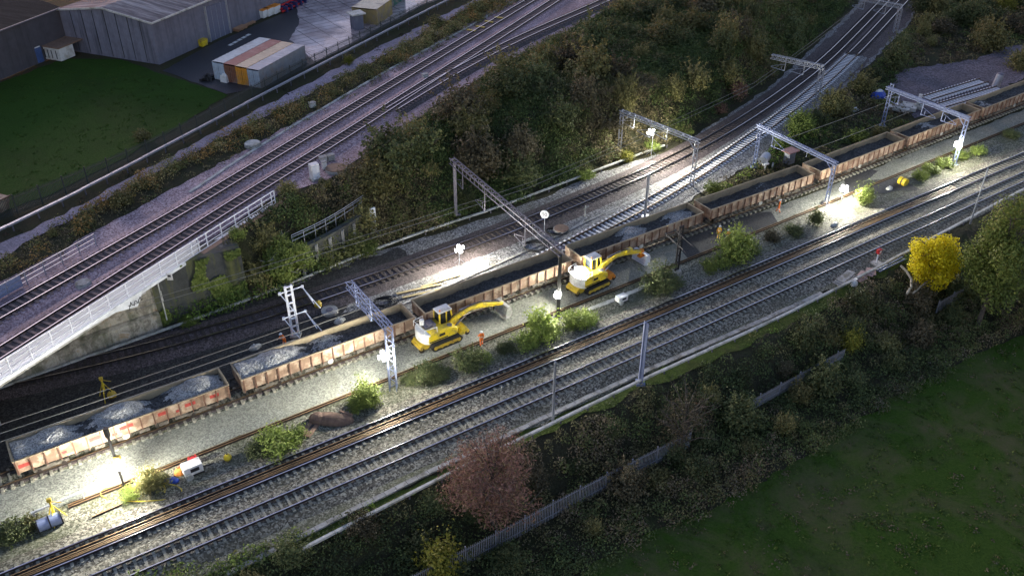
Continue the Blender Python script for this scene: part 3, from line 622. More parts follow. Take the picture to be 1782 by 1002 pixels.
# ------------------------------------------------------------------ excavators
def excavator(loc, rz, label, lit=False):
    r = empty('excavator', loc, rz, label, 'excavator', 'road rail excavators')
    ye, wh, bk = M['yellow'], M['white_paint'], M['black_steel']
    for s in (-1, 1):
        b = MB(); o = [(-1.75,.42),(-1.6,.14),(-1.3,.02),(1.3,.02),(1.6,.14),(1.75,.42),(1.55,.70),(1.25,.80),(-1.25,.80),(-1.55,.70)]
        b.prism(o, s*1.05-.24, s*1.05+.24)
        for k in range(22):
            x = -1.4+2.8*k/21; b.box((x, s*1.05, .82), (.08,.5,.04)); b.box((x, s*1.05, .012), (.08,.5,.03))
        b.build('crawler_track', M['black_rubber'], r)
        b = MB(); b.box((0,s*1.31,.44),(2.4,.03,.3)); 
        for x in (-1.3,-.6,0,.6,1.3): b.tube((x,s*1.28,.40),(x,s*1.33,.40),.2,n=10)
        b.build('track_frame', M['yellow_old'], r)
    b = MB(); b.box((0,0,.62),(2.2,1.7,.4)); b.tube((0,0,.8),(0,0,1.02),.62,n=16); b.build('undercarriage', bk, r)
    for s, nm in ((-1,'rear'),(1,'front')):                       # rail wheel gear at both ends
        b = MB(); mt = M['orange_paint'] if (lit and s > 0) else (M['yellow_old'] if s < 0 else ye)
        for q in (-.62,.62): b.prism([(s*1.5,.5),(s*1.9,1.0),(s*2.55,.95),(s*2.75,.55),(s*2.5,.3),(s*1.9,.3)], q-.2, q+.2)
        b.box((s*2.35,0,.72),(.55,1.5,.42)); b.box((s*1.95,0,.85),(.5,.6,.3)); b.tube((s*2.6,-.85,.55),(s*2.6,.85,.55),.2,n=10)
        g = b.build('rail_gear', mt, r, bevel=.04)
        for q in (-.75,.75):
            wm = MB(); wm.tube((s*2.55,q-.08,.38),(s*2.55,q+.08,.38),.27,n=14); wm.build('rail_wheel', M['rail_side'], g)
    h = MB()                                                     # house: engine side and rear
    h.prism([(-2.0,1.05),(1.15,1.05),(1.3,1.25),(1.2,1.85),(.6,2.12),(-1.5,2.2),(-2.0,1.95)], -1.22, -.30)
    h.prism([(-2.0,1.05),(.2,1.05),(.2,1.9),(-2.0,1.9)], -.30, 1.2)
    h.build('house', ye, r, bevel=.09)
    c = MB(); o = []
    for k in range(9):
        a = math.pi/2+math.pi*k/8; o.append((-1.75+.75*math.cos(a), 1.24*math.sin(a)))
    n = len(o); c.add([(x,y,1.0) for x,y in o]+[(x,y,2.12) for x,y in o], [tuple(range(n)), tuple(range(2*n-1,n-1,-1))]+[(i,(i+1)%n,n+(i+1)%n,n+i) for i in range(n)])
    c.build('counterweight', wh, r, bevel=.06)
    c = MB(); c.box((-1.0,.55,2.02),(1.2,1.1,.26)); c.box((-.95,.3,2.2),(.5,.5,.2)); c.build('engine_deck', M['galv_dark'], r, bevel=.03)
    c = MB(); c.tube((-1.55,.75,2.1),(-1.55,.75,2.62),.24,n=12); c.dome((-1.55,.75,2.62),.24,.24,.1); c.build('air_filter', wh, r, smooth=False)
    c = MB()
    for pts in ([(-2.3,-1.0,2.1),(-2.3,-1.0,2.7),(-2.3,1.0,2.7),(-2.3,1.0,2.1)],[(-2.3,1.0,2.7),(-1.2,1.15,2.7),(-1.2,1.15,2.1)],[(-2.3,-1.0,2.7),(-1.0,-1.15,2.7),(-1.0,-1.15,2.1)]): c.path(pts,.035)
    c.build('guard_rail', wh, r)
    c = MB(); c.tube((.55,-.85,2.0),(.55,-.85,2.2),.26,n=14); c.build('air_intake', M['galv_dark'], r)
    c = MB(); c.box((-.5,-1.235,1.68),(.62,.012,.3)); c.build('vent_panel', bk, r)
    cab = MB()                                                   # cab on the far side, framed
    x0,x1,y0,y1,z0,z1 = .05,1.65,.18,1.2,1.05,2.95
    for x,xt in ((x0,x0+.05),(x1,x1-.3)):
        for y in (y0,y1): cab.bar((x,y,z0),(xt,y,z1),.12)
    cab.bar((.85,y0,z0),(.85,y0,z1),.1); cab.box(((x0+x1)/2,(y0+y1)/2,z0+.32),(1.55,.98,.6)); cab.bar((x0,y0,1.7),(x0,y1,1.7),.1)
    co = cab.build('cab', ye, r)
    g = MB(); g.prism([(x0+.03,z0+.6),(x1-.1,z0+.6),(x1-.33,z1-.05),(x0+.07,z1-.05)], y0+.03, y1-.03); g.build('cab_window', M['glass'], co)
    g = MB(); g.box(((x0+x1)/2-.1,(y0+y1)/2,z1+.06),(1.5,1.1,.14)); g.box((.6,.7,z1+.16),(.5,.5,.08)); g.build('cab_roof', wh if not lit else M['white_paint'], co, bevel=.03)
    g = MB(); g.tube((.25,.35,z1+.1),(.25,.35,z1+.3),.07,n=8); g.build('beacon', M['orange_paint'], co)
    bo = MB(); bo.prism([(.55,1.40),(.8,1.15),(1.7,1.72),(3.2,2.22),(4.6,2.15),(4.62,2.44),(3.2,2.64),(1.5,2.22)], -.2, .16); bo.build('boom', ye, r, bevel=.03)
    st = MB(); st.prism([(3.9,2.15),(4.35,2.62),(4.8,2.56),(7.35,1.62),(7.3,1.35),(4.6,2.05)], -.16, .12); st.build('stick', ye, r, bevel=.03)
    b = MB()
    for q in (-.10,.02): b.path([Vector(t) for t in ((.9,q,2.0),(1.5,q,2.36),(3.2,q,2.76),(4.4,q,2.74),(4.9,q,2.66),(6.2,q,2.18),(6.9,q,1.9))], .035, 5)
    b.build('hydraulic_hose', M['black_rubber'], r)
    b = MB(); b.tube((-1.0,-.75,2.15),(-1.0,-.75,2.55),.07,n=8); b.tube((-1.0,-.75,2.5),(-1.12,-.75,2.62),.07,n=8); b.build('exhaust_pipe', M['galv_dark'], r)
    b = MB(); b.box((-.9,-1.225,1.25),(2.0,.012,.12)); b.build('side_stripe', bk, r)
    for a, e, m_ in (((1.2,-.35,1.2),(2.7,-.3,2.0),.085),((1.2,.28,1.2),(2.7,.25,2.0),.085),((2.2,0,2.68),(4.1,0,2.75),.08),((4.9,0,2.68),(6.6,0,2.02),.07)):
        cy = MB(); a, e = Vector(a), Vector(e); mid = a.lerp(e,.6); cy.tube(a, mid, m_, n=8); cy.tube(mid, e, m_*.55, n=8, mi=1); cy.build('hydraulic_cylinder', [M['galv_dark'], M['chrome']], r)
    if lit:
        b = MB(); b.box((5.2,0,2.35),(1.0,.5,.5)); b.build('hose_bracket', ye, r, bevel=.05)
        b = MB(); b.tube((7.35,0,1.1),(7.35,0,1.7),.28,n=12); b.box((7.3,0,.95),(.7,.5,.2)); b.build('rotator', M['orange_paint'], r, bevel=.02)
    bk_ = MB(); prof = [(7.2,1.5),(7.6,1.45),(7.85,.95),(7.75,.4),(7.35,.12),(6.95,.25),(7.0,.32),(7.35,.22),(7.66,.45),(7.74,.9),(7.5,1.3),(7.2,1.4)]
    bk_.prism(prof, -1.0, 1.0)
    for q in (-1.0,.97): bk_.prism([(7.2,1.42),(7.55,1.4),(7.82,.95),(7.72,.42),(7.35,.16),(6.95,.28)], q, q+.03)
    bk_.build('bucket', M['pale_concrete'] if not lit else M['white_steel'], r)
    return r
p, d = along(cU, nearest_s(cU, P(772,600,.14).xy)); RZ = math.atan2(d.y, d.x)
e1 = P(767,592,.13); excavator(e1, RZ+.02, 'yellow excavator with white counterweight, beside a worker in orange, boom stretched out')
e2 = P(1028,497,.13); excavator(e2, RZ+.07, 'floodlit yellow excavator with orange rotator, working next to the dark gantry mast', True)
# ------------------------------------------------------------------ overhead line structures
def lattice(b, a, e, w, h, n, mi=0, t=.07):
    """box truss from a to e: four chords with zigzag bracing on the top and both sides"""
    a, e = Vector(a), Vector(e); d = (e-a).normalized(); s = d.cross(Vector((0,0,1))).normalized()*w/2; u = Vector((0,0,h/2))
    if abs(d.z) > .9: s = Vector((w/2,0,0)); u = Vector((0,h/2,0))
    for p in (s+u, s-u, -s+u, -s-u): b.bar(a+p, e+p, t, mi=mi)
    for i in range(n):
        p, q = a.lerp(e, i/n), a.lerp(e, (i+1)/n); k = 1 if i % 2 else -1
        b.bar(p+u+s*k, q+u-s*k, t*.6, mi=mi); b.bar(p+s+u*k, q+s-u*k, t*.6, mi=mi); b.bar(p-s+u*k, q-s-u*k, t*.6, mi=mi)
    return b
def ladder(b, base, top, w, dirv, n, t=.09):
    """two channel uprights tied by battens"""
    o = Vector(dirv).normalized()*w/2; base, top = Vector(base), Vector(top)
    for k in (-1, 1): b.bar(base+o*k, top+o*k, t, t*1.6)
    for i in range(n+1):
        q = base.lerp(top, (i+.15)/(n+.3)); b.bar(q-o, q+o, t*1.5, t*.8)
    return b
def arms(root, o, x, drop, away, mat, long=2.2):
    """dropper tube with a registration arm and tie at its foot; local point o, unit vector x along the beam, away = which way the arm points"""
    b = MB(); f = o+Vector((0,0,-drop)); b.tube(o+Vector((0,0,.25)), f, .06, n=6); b.build('dropper', mat, root)
    b = MB(); t = f+x*away*long+Vector((0,0,.25)); b.tube(f, t, .035, n=6); b.tube(f+Vector((0,0,1.1)), t+Vector((0,0,.1)), .03, n=6); b.tube(f+x*away*.5+Vector((0,0,.06)), f+x*away*.5+Vector((0,0,.75)), .025, n=5)
    b.tube(f+Vector((0,0,.05)), f+x*away*.3+Vector((0,0,.08)), .09, n=8); b.build('registration_arm', mat, root)
def portal(label, rb, rt, lt, lb=None, w=.55, h=.6, style='ladder', beam='ladder', mat='galv', drops=(), zb=0.0, zlb=0.0, n=14, brace=True):
    Rb = P(*rb, zb); zt = topz(Rb, *rt)-h/2; r = empty('gantry', Rb, 0, label, 'gantry', 'overhead line gantries'); m = M[mat]
    Lt = P(*lt, zt+h/2); A = Vector((0,0,zt-zb)); B = Vector((Lt.x-Rb.x, Lt.y-Rb.y, zt-zb)); x = (B-A); x.z = 0; x.normalize(); y = Vector((-x.y, x.x, 0))
    b = MB()
    if beam == 'truss': lattice(b, A-x*w/2, B, w, h, n)
    else:
        for q in (-1, 1): b.bar(A-x*.3+y*q*w/2+Vector((0,0,h/2-.06)), B+x*.3+y*q*w/2+Vector((0,0,h/2-.06)), .09, .12); b.bar(A-x*.3+y*q*w/2-Vector((0,0,h/2-.06)), B+x*.3+y*q*w/2-Vector((0,0,h/2-.06)), .08, .1)
        for i in range(n+1):
            c = A.lerp(B, i/n); b.bar(c-y*w/2+Vector((0,0,h/2-.05)), c+y*w/2+Vector((0,0,h/2-.05)), .14, .08)
            for q in (-1, 1): b.bar(c+y*q*w/2-Vector((0,0,h/2)), c+y*q*w/2+Vector((0,0,h/2)), .05)
    b.build('beam', m, r)
    for bb, tp in ((Vector((0,0,0)), A),) + (((Vector(P(*lb, zlb))-Rb, B),) if lb else ()):
        b = MB(); t2 = tp+Vector((0,0,-h/2 if style != 'truss' else -h/2))
        if style == 'truss': lattice(b, bb, t2, w, w, 12, t=.08)
        elif style == 'box': b.box((bb+t2)/2, (.34,.36,(t2-bb).length)); b.box((bb.x, bb.y, bb.z+.05),(.8,.8,.1))
        else: ladder(b, bb, Vector((bb.x, bb.y, t2.z)), w, x, 9); b.box((bb.x, bb.y, bb.z+.08),(.9,.7,.16))
        po = b.build('mast', M['black_steel'] if (style == 'box' and tp is A) else m, r)  # right-hand mast coloured black to read as an unlit silhouette
        if brace and style != 'truss':
            k = 1 if tp is A else -1; bb2 = MB(); bb2.bar(t2+Vector((0,0,-1.1)), t2+x*k*1.3+Vector((0,0,.05)), .08); bb2.build('knee_brace', m, r)
    L = (B-A).length
    for t, dr, aw in drops: arms(r, A+x*(t*L)+y*(-w/2-.1), x, dr, aw, m)
    return r, Rb, A, B, x
g1 = portal('lattice cantilever gantry above the second wagon, on a trussed mast carrying a lamp', (685,678), (673,564), (606,489), None, .62, .62, 'truss', 'truss', 'galv_blue', ((.55,2.2,1),(.95,2.3,-1)), n=16)
g2 = portal('longest dark steel gantry, spanning from the ivy bank to the second excavator', (971,552), (970,432), (788,276), (796,372), .55, .75, 'box', 'ladder', 'galv_dark', ((.32,3.3,1),(.70,3.2,1),(.93,2.9,1)), zlb=.6, n=24, brace=False)
g3 = portal('grey portal over the white sleepers with a glowing lamp under its beam', (1203,326), (1214,243), (1083,192), (1077,270), .5, .5, 'ladder', 'ladder', 'galv', ((.40,1.6,1),(.62,2.2,1),(.85,1.8,1)), zlb=.4, n=11)
g4 = portal('grey portal straddling the sixth wagon, braced at its right corner', (1437,357), (1453,281), (1322,217), (1312,291), .42, .45, 'ladder', 'ladder', 'galv_blue', ((.82,2.0,-1),), n=10)
g5 = portal('grey portal straddling the last wagons with a bright lamp on its right mast', (1660,287), (1688,203), (1547,151), (1535,220), .42, .45, 'ladder', 'ladder', 'galv_blue', ((.30,1.8,-1),(.55,2.0,-1),(.86,1.9,1)), n=12)
g6 = portal('lattice gantry over the curving double line, right of the thicket', (1421,170), (1437,114), (1343,95), None, .6, .6, 'truss', 'truss', 'galv', ((.35,2.0,1),(.72,2.0,1)), n=22)
g7 = portal('lattice gantry farthest away, at the very top of the curving double line', (1557,57), (1573,9), (1485,-8), None, .6, .6, 'truss', 'truss', 'galv', ((.3,2.0,1),(.75,2.0,1)), n=22)
for base, top, w_, lb in (((1114,668),(1127,562),.45,'thick blue grey steel mast standing on the verge of the nearest line'),((962,736),(963,629),.26,'slim pale mast on the verge behind the russet tree'),((1688,390),(1729,293),.2,'slim leaning grey mast near the yellow tree'),((1122,379),(1128,304),.34,'grey steel mast beside the white sleepers, in front of the fifth wagon')):
    B = P(*base, 0); z = topz(B, *top); r = empty('mast', B, 0, lb, 'mast'); b = MB()
    if w_ > .3:
        a = RZ; x = Vector((math.cos(a), math.sin(a),0)); y = Vector((-x.y,x.x,0))
        for q in (-1,1): b.bar(y*q*w_/2, y*q*w_/2+Vector((0,0,z)), w_, .06)
        b.box((0,0,z/2),(.05,w_-.08,z-.02), Matrix.Rotation(a+.0,3,'Z')); b.box((0,0,.15),(.8,.8,.3))
    else: b.tube((0,0,0),(0,0,z),w_/2,w_/2.6,n=10)
    b.build('post', M['galv_blue'] if w_ > .4 else M['galv'], r)
    b = MB(); k = 5
    for i in range(k): b.tube((w_*.5,-w_*.6,z*(.35+.11*i)),(w_*.5+.22,-w_*.7,z*(.35+.11*i)),.06,n=6)
    b.build('insulator', M['galv_dark'], r)
def lattice_mast(name, base, top, w, label, mat, z0=0.0, armset=()):
    B = P(*base, z0); z = topz(B, *top)-z0; r = empty('mast', B, 0, label, 'mast'); x = Vector((math.cos(RZ),math.sin(RZ),0))
    b = MB(); ladder(b, (0,0,.2), (0,0,z), w, x, 6, .13); b.build('post', mat, r)
    b = MB(); b.box((0,0,.12),(1.0,.8,.24)); b.build('foundation', M['concrete'], r, bevel=.03)
    y = Vector((-x.y,x.x,0))
    for zz, dx in armset:
        b = MB(); o = Vector((0,0,z*zz)); tip = o+x*dx
        b.tube(o-x*.9, tip, .06, n=6); b.box(tip,(.22,.22,.22)); 
        b.tube(tip, tip-y*2.6+Vector((0,0,-.5)), .05, n=6); b.tube(tip+Vector((0,0,-.1)), tip-y*2.7+x*.5+Vector((0,0,-1.1)), .05, n=6); b.tube(tip-y*1.6+Vector((0,0,-.35)), tip-y*1.7+x*.3+Vector((0,0,-.75)), .04, n=6)
        b.tube(o-x*.9, o-x*.5-y*2.6+Vector((0,0,-.9)), .05, n=6); b.box(o-x*.9,(.24,.24,.24)); b.build('cantilever', mat, r)
    return r
lattice_mast('mast', (515,585), (499,497), .62, 'white ladder mast with insulated arms behind the second wagon', M['white_steel'], 0, ((.90,1.35),(.42,1.3)))
lattice_mast('mast', (652,410), (645,362), .5, 'pale ladder post at the end of the curved railing', M['white_steel'], .6)
lattice_mast('mast', (1177,473), (1190,393), .42, 'dark lattice mast among the bushes beside the fifth wagon', M['black_steel'], 0, ((.95,-2.2),))
B = P(216,846,.1); zt = topz(B,187,749); r = empty('mast', B, 0, 'dark thin post with a lit floodlight in front of the leftmost wagon', 'mast'); b = MB(); b.tube((0,0,0),(0,0,zt),.1,.12,n=8); b.box((0,0,zt-.3),(.3,.3,.9)); b.build('post', M['black_steel'], r); b = MB(); b.box((.15,0,zt*.52),(.5,.3,.3)); b.build('control_box', M['yellow_old'], r)
def wire(pts, rad, label, group='overhead wires'):
    b = MB(); out = []
    for a, e in zip(pts[:-1], pts[1:]):
        n = max(2, int((e-a).length/6)); sag = min(.25, (e-a).length*.006)
        out += [a.lerp(e, i/n)-Vector((0,0,sag*math.sin(math.pi*i/n))) for i in range(n)]
    out.append(pts[-1]); b.path(out, rad, 5); o = b.build('overhead_wire', M['wire'], None); return tag(o, label, 'overhead wire', group)
cv = lambda c, z, s0, s1, st=45: [Vector((*along(c, s)[0], z)) for s in list(np.arange(s0, s1, st))+[s1]]
LB_, LT_ = length(cB), length(cT)
sB0 = nearest_s(cB, P(240,615,.5).xy); sB1 = nearest_s(cB, P(1540,-10,.5).xy)
wire(cv(cB, 4.85, sB0, sB1), .028, 'lower wire over the dark line along the foot of the wooded bank'); wire(cv(cB, 5.45, sB0, sB1), .024, 'upper wire over the dark line along the foot of the wooded bank')
sT0, sT1 = nearest_s(cT, P(-60,870,.5).xy), nearest_s(cT, P(690,600,.5).xy)
wire(cv(cT, 4.9, sT0, sT1), .035, 'lower wire above the first two wagons'); wire(cv(cT, 5.7, sT0, sT1), .026, 'upper wire above the first two wagons')
wire([P(-20,775,4.6), P(130,724,4.6), P(240,686,4.6), P(515,590,4.6)], .03, 'wire alongside the train, running to the foot of the white ladder mast')
wire([P(1326,256,5.2), P(1538,180,5.2)], .035, 'wire strung between the two portals, on the side of the white slabs'); wire([P(1398,266,5.0), P(1585,194,5.0)], .03, 'wire strung between the two portals, on the train side')
# ------------------------------------------------------------------ floodlights
def floodlight(bpx, z0, hpx, energy, label, base=True, rad=.42, off=None, away=()):
    B = P(*bpx, z0) if off is None else off; z = topz(B, *hpx)
    H = P(*hpx, z); H = Vector((H.x, B.y-.0, z)); dx = H.x-B.x
    r = empty('floodlight', (B.x, B.y, z0), 0, label, 'floodlight', 'lit work floodlights')
    h = z-z0
    if base:
        b = MB(); b.tube((0,0,.3),(0,0,h-.2),.04,n=6)
        for k in range(3):
            a = 2.1*k+.4; b.tube((0,0,.9),(.75*math.cos(a),.75*math.sin(a),0),.025,n=5)
        b.build('tripod', M['galv'], r)
    else:
        b = MB(); b.bar((0,0,h),(dx-.1,0,h),.08); b.build('bracket', M['galv_dark'], r)
    b = MB(); b.dome((dx,-.25,h),rad*.72,rad*.72,rad*.72,14,8,full=True); b.build('glare_globe', M['lamp'], r, smooth=True)  # oversized glowing globe added to imitate the lamp's glare
    for a in (.35, 1.92, 3.49, 5.06):  # ring of glowing heads added to give the glare a burst outline
        v = Vector((math.cos(a), math.sin(a), .12)); c = Vector((dx,-.25,h))+v*rad*.95+Vector((0,0,.18 if a < 3 else -.1)); rot = Matrix.Rotation(a, 3, 'Z')
        b = MB(); b.box(c, (.09,.42,.30), rot); hd = b.build('glare_head', M['galv_dark'], r)
        b = MB(); b.box(c+v*.055, (.03,.38,.26), rot); b.build('glare_plate', M['lamp'], hd)
    b = MB(); b.tube((dx,-.25,h-rad-.14),(dx,-.25,h-rad*.8),.12,n=8); b.build('lamp_holder', M['galv_dark'], r)
    l = bpy.data.lights.new('floodlight_beam', 'POINT'); l.energy = energy; l.shadow_soft_size = rad+.03; l.color = (1, .97, .86)
    l.energy = energy*.17
    for k in (RZ-.45, RZ+math.pi+.45)+tuple(away):
        q = bpy.data.lights.new('floodlight_beam', 'SPOT'); q.energy = energy*1.0; q.shadow_soft_size = rad+.03; q.color = l.color; q.spot_size = R(158); q.spot_blend = 1.0
        qo = bpy.data.objects.new('floodlight_beam', q); COL.objects.link(qo); qo.parent = r; qo.location = (dx, -.25, h); a = k
        qo.rotation_euler = Vector((-math.cos(a), -math.sin(a), .16)).to_track_quat('Z', 'Y').to_euler()
    lo = bpy.data.objects.new('floodlight_beam', l); COL.objects.link(lo); lo.parent = r; lo.location = (dx, -.25, h)
    return r
# ------------------------------------------------------------------ lamps (energies in watts)
K = 7.5
floodlight((1133,272),.3,(1132,229),520*K,'glowing floodlight on a tripod in the bushes under the grey portal',away=(RZ-1.2, RZ-2.0))
floodlight((800,462),.1,(800,432),520*K,'glowing floodlight on a tripod standing alone on the grey stones')
floodlight((1463,352),.12,(1468,327),520*K,'glowing floodlight on the ground line beside the mast of the sixth wagon portal')
floodlight(None,0,(668,617),420*K,'glowing floodlight fixed to the trussed mast of the lattice gantry',False,off=P(685,678,0),away=(RZ+2.2,))
floodlight(None,0,(970,511),500*K,'floodlight fixed low on the dark gantry mast next to the second excavator',False,rad=.25,off=P(971,552,0))
floodlight(None,0,(1666,251),420*K,'glowing floodlight on the right mast of the farthest portal over the train',False,off=P(1660,287,0))
floodlight(None,0,(207,805),560*K,'glowing floodlight on the thin dark post in front of the leftmost wagon',False,off=P(216,846,.1),away=(RZ+2.2,))
floodlight(None,2.3,(1012,470),800*K,'very bright work lamp on the rear deck of the second excavator',False,rad=.4,off=P(1016,503,.13))
# ------------------------------------------------------------------ bridge
br = empty('railway_bridge', P(120,560,ZP), 0, 'railway bridge with long white parapet over the dark line', 'bridge'); O = br.location.copy()
pa, pb = P(0,629,ZP+1.65), P(476,332,ZP+1.65); dv = (pb-pa); dv.z = 0; dv.normalize(); nv = Vector((-dv.y, dv.x, 0)); a0 = Vector((pa.x, pa.y, 0)); 
Lall = (pb-pa).length; p_start = -22.0
at = lambda s, z=0.0, o=0.0: a0+dv*s+nv*o+Vector((0,0,z))-O
s_of = lambda px, py: ((plane_hit(px, py, pa, pb)-a0).dot(dv), plane_hit(px, py, pa, pb).z)
zt = ZP+1.65; s_mesh = s_of(340,410)[0]; s_open = s_of(476,332)[0]
b = MB()
for z in (zt, ZP+1.12, ZP+.6, ZP+.12): b.bar(at(p_start, z), at(s_open, z), .09 if z == zt else .06)
b.build('hand_rail', M['white_steel'], br)
s = p_start; ps = []
while s < s_open-.6: ps.append(s); s += 2.05
ps += [s_open-.5, s_open, s_mesh+.15]
pm = None
for s in ps:
    b = MB(); b.bar(at(s, ZP-.1), at(s, zt+.03), .1); b.build('parapet_post', M['white_steel'], br)
b = MB(); b.add([at(p_start, ZP+.1, .04), at(s_mesh, ZP+.1, .04), at(s_mesh, zt-.05, .04), at(p_start, zt-.05, .04)], [(0,1,2,3)]); b.build('parapet_mesh', M['meshpanel'], br)
low = [s_of(*q) for q in ((7,664),(60,629),(117,590),(160,561),(200,543),(238,533))]
ab = s_of(244,505)
end = [s_of(q, w) for q, w in ((262,492),(301,469),(363,420),(420,386),(476,350))]
prof = [(p_start, low[0][1]+.3)]+low+[(low[-1][0]+.35, low[-1][1]+.35), ab]+end
b = MB(); n = len(prof)
for s, z in prof: b.v += [tuple(at(s, ZP+.08, -.10)), tuple(at(s, min(z, ZP-.25), -.10)), tuple(at(s, min(z, ZP-.25), .45)), tuple(at(s, ZP+.08, .45))]
for i in range(n-1):
    for j in range(4): b.f.append((i*4+j, i*4+(j+1) % 4, i*4+4+(j+1) % 4, i*4+4+j)); b.m.append(0)
b.f += [(0,1,2,3), (4*n-4,4*n-3,4*n-2,4*n-1)]; b.m += [0,0]
b.build('white_fascia', simple('white_painted_concrete', (.74,.75,.76), .8, 0, .06, 1.5, False, dirt=(.45,.46,.46), dirt_scale=.35), br)
b = MB(); b.bar(at(s_mesh, ZP+.09, -.35), at(s_open+.8, ZP+.09, -.35), .6, .06); b.build('walkway_edge', M['plank'], br)
b = MB(); q = [at(p_start, 0, .5), at(s_of(250,500)[0]+.5, 0, .5), at(s_of(250,500)[0]-4, 0, 11.5), at(p_start, 0, 11.5)]
b.add([v+Vector((0,0,ZP-.9)) for v in q]+[v+Vector((0,0,ZP+.012)) for v in q], [(0,1,2,3),(7,6,5,4),(0,4,5,1),(1,5,6,2),(2,6,7,3),(3,7,4,0)]); b.build('deck', M['concrete'], br)
# painted tags on the white concrete: loose scribbles
def scribble(b, o, u, v, w, h, k, r=.035):
    pts = [o+u*(w*i/(k-1))+v*(h*(.5+.5*math.sin(i*2.1+k)*math.cos(i*.9))) for i in range(k)]; b.path(pts, r, 4)
b = MB(); scribble(b, at(ab[0]-1.7, low[-1][1]+.15, -.12), dv, Vector((0,0,1)), 1.6, .8, 17); b.build('painted_tag', M['black_steel'], br)
# parapet on the far side of the deck
q0, q1 = P(-60,555,ZP), P(168,427,ZP); d2 = (q1-q0).normalized(); L = (q1-q0).length
r = empty('parapet_fence', q1, 0, 'grey railing with solid panel end beside the orange scrub', 'railing'); b = MB()
for z in (.35,.8,1.3): b.bar((0,0,z), q0-q1+Vector((0,0,z)), .07)
b.build('rails', M['galv'], r); k = 0; s = 0
while s < L: 
    b = MB(); e = -d2*s; b.bar(e, e+Vector((0,0,1.35)), .09); b.build('post', M['galv'], r); s += 2.0
sp = (P(37,497,ZP)-q1).dot(-d2); b = MB(); b.add([-d2*sp+Vector((0,0,.1)), -d2*L+Vector((0,0,.1)), -d2*L+Vector((0,0,1.34)), -d2*sp+Vector((0,0,1.34))], [(0,1,2,3)]); b.v = [(x, y, z) for x, y, z in b.v]; b.bar(-d2*sp+Vector((0,0,.7)), -d2*L+Vector((0,0,.7)), .04, 1.2); b.build('solid_panel', M['galv_blue'], r)
# abutment, wing wall
def wall(name, px, prof, mat, label, cat, step=1.0, part=None):
    c = [P(x, y, 0).xy for x, y in px]; c2 = []
    for a, e in zip(c[:-1], c[1:]): k = max(1, int((e-a).length/step)); c2 += [a.lerp(e, i/k) for i in range(k)]
    c2.append(c[-1]); b = MB(); extrude(b, c2, prof, 0); n = len(prof)
    b.f += [tuple(range(n)), tuple(range(len(b.v)-n, len(b.v)))]; b.m += [0,0]
    return tag(b.build(name, mat, None), label, cat)
wall('abutment_wall', [(-60,697),(70,656),(180,612),(285,575)], [(-.02,-.1),(-.02,1.9),(.30,2.05),(.55,2.1),(.55,ZP-1.0),(3.4,ZP-1.0),(3.4,-.1)], M['stone'], 'stained old stone abutment wall with a ledge under the white bridge', 'wall')
wall('wing_wall', [(285.5,574.5),(340,556),(390,540),(438,526)], [(.5,-.1),(1.0,ZP+.1),(3.6,ZP+.12),(3.6,-.1)], M['wingwall'], 'dark mossy concrete wing wall beside the bridge opening', 'wall')
for (px, py, w_, h_, lb, mt) in ((297,478,.55,.75,'small white notice plate on the mossy wall by the bridge','white_paint'),):
    q = plane_hit(px, py, P(285,574,0), P(400,538,0)); r = empty('wall_sign', q-Vector((0,.35,0)), 0, lb, 'sign'); b = MB(); b.box((0,0,0),(w_,.05,h_)); b.build('plate', M[mt], r); b = MB(); b.box((0,-.035,.1),(.3,.012,.25)); b.build('symbol', M['black_steel'], r)
a, e = P(277,488,5.3), P(294,538,0); q = plane_hit(277,486,P(285,574,0),P(400,538,0)); r = empty('drain_pipe', q-Vector((0,.5,5.0)), 0, 'thin pale drain pipe running down the mossy abutment', 'pipe'); b = MB(); b.tube((0,0,.6),(0,0,5.0),.06,n=6); b.box((.05,-.02,3.4),(.16,.1,1.2)); b.build('pipe', M['pale_concrete'], r)
# ivy hanging on the wing wall is built with the planting
# curved retaining wall with railing
zt2 = 3.6; cpx = [(519,434),(540,425),(566,414.5),(585,404),(603,391.5),(622,378),(645,361.5)]
c = smooth([P(x, y, zt2).xy for x, y in cpx], 1); r = empty('retaining_wall', P(566,414,zt2)-Vector((0,0,zt2)), 0, 'curved retaining wall with white buttress streaks and a railing on top', 'retaining wall'); O2 = r.location
loc = lambda p, z: Vector((p.x-O2.x, p.y-O2.y, z))
b = MB(); extrude(b, [p-O2.xy for p in c], [(0,-.5),(0,zt2-.3),(-.12,zt2-.3),(-.12,zt2),(.5,zt2),(.5,-.5)], 0); b.build('wall', M['wingwall'], r)
b = MB(); s = .3
while s < length(c):
    p, d = along(c, s); b.bar(loc(p, 0.2)+Vector((d.y,-d.x,0))*.1, loc(p, zt2-.35)+Vector((d.y,-d.x,0))*.1, .5, .25); s += 1.9
b.build('buttress', M['concrete'], r)
b = MB(); cc = offset(c, .9)
for z in (zt2+.45, zt2+.9): b.path([loc(p, z+.2) for p in cc], .03, 5)
b.path([loc(p, zt2+1.35) for p in cc], .035, 5); b.build('hand_rail', M['galv'], r)
s = 0
while s < length(cc): p, d = along(cc, s); b = MB(); b.tube(loc(p, zt2-.6), loc(p, zt2+1.36), .035, n=6); b.build('rail_post', M['galv'], r); s += 1.5
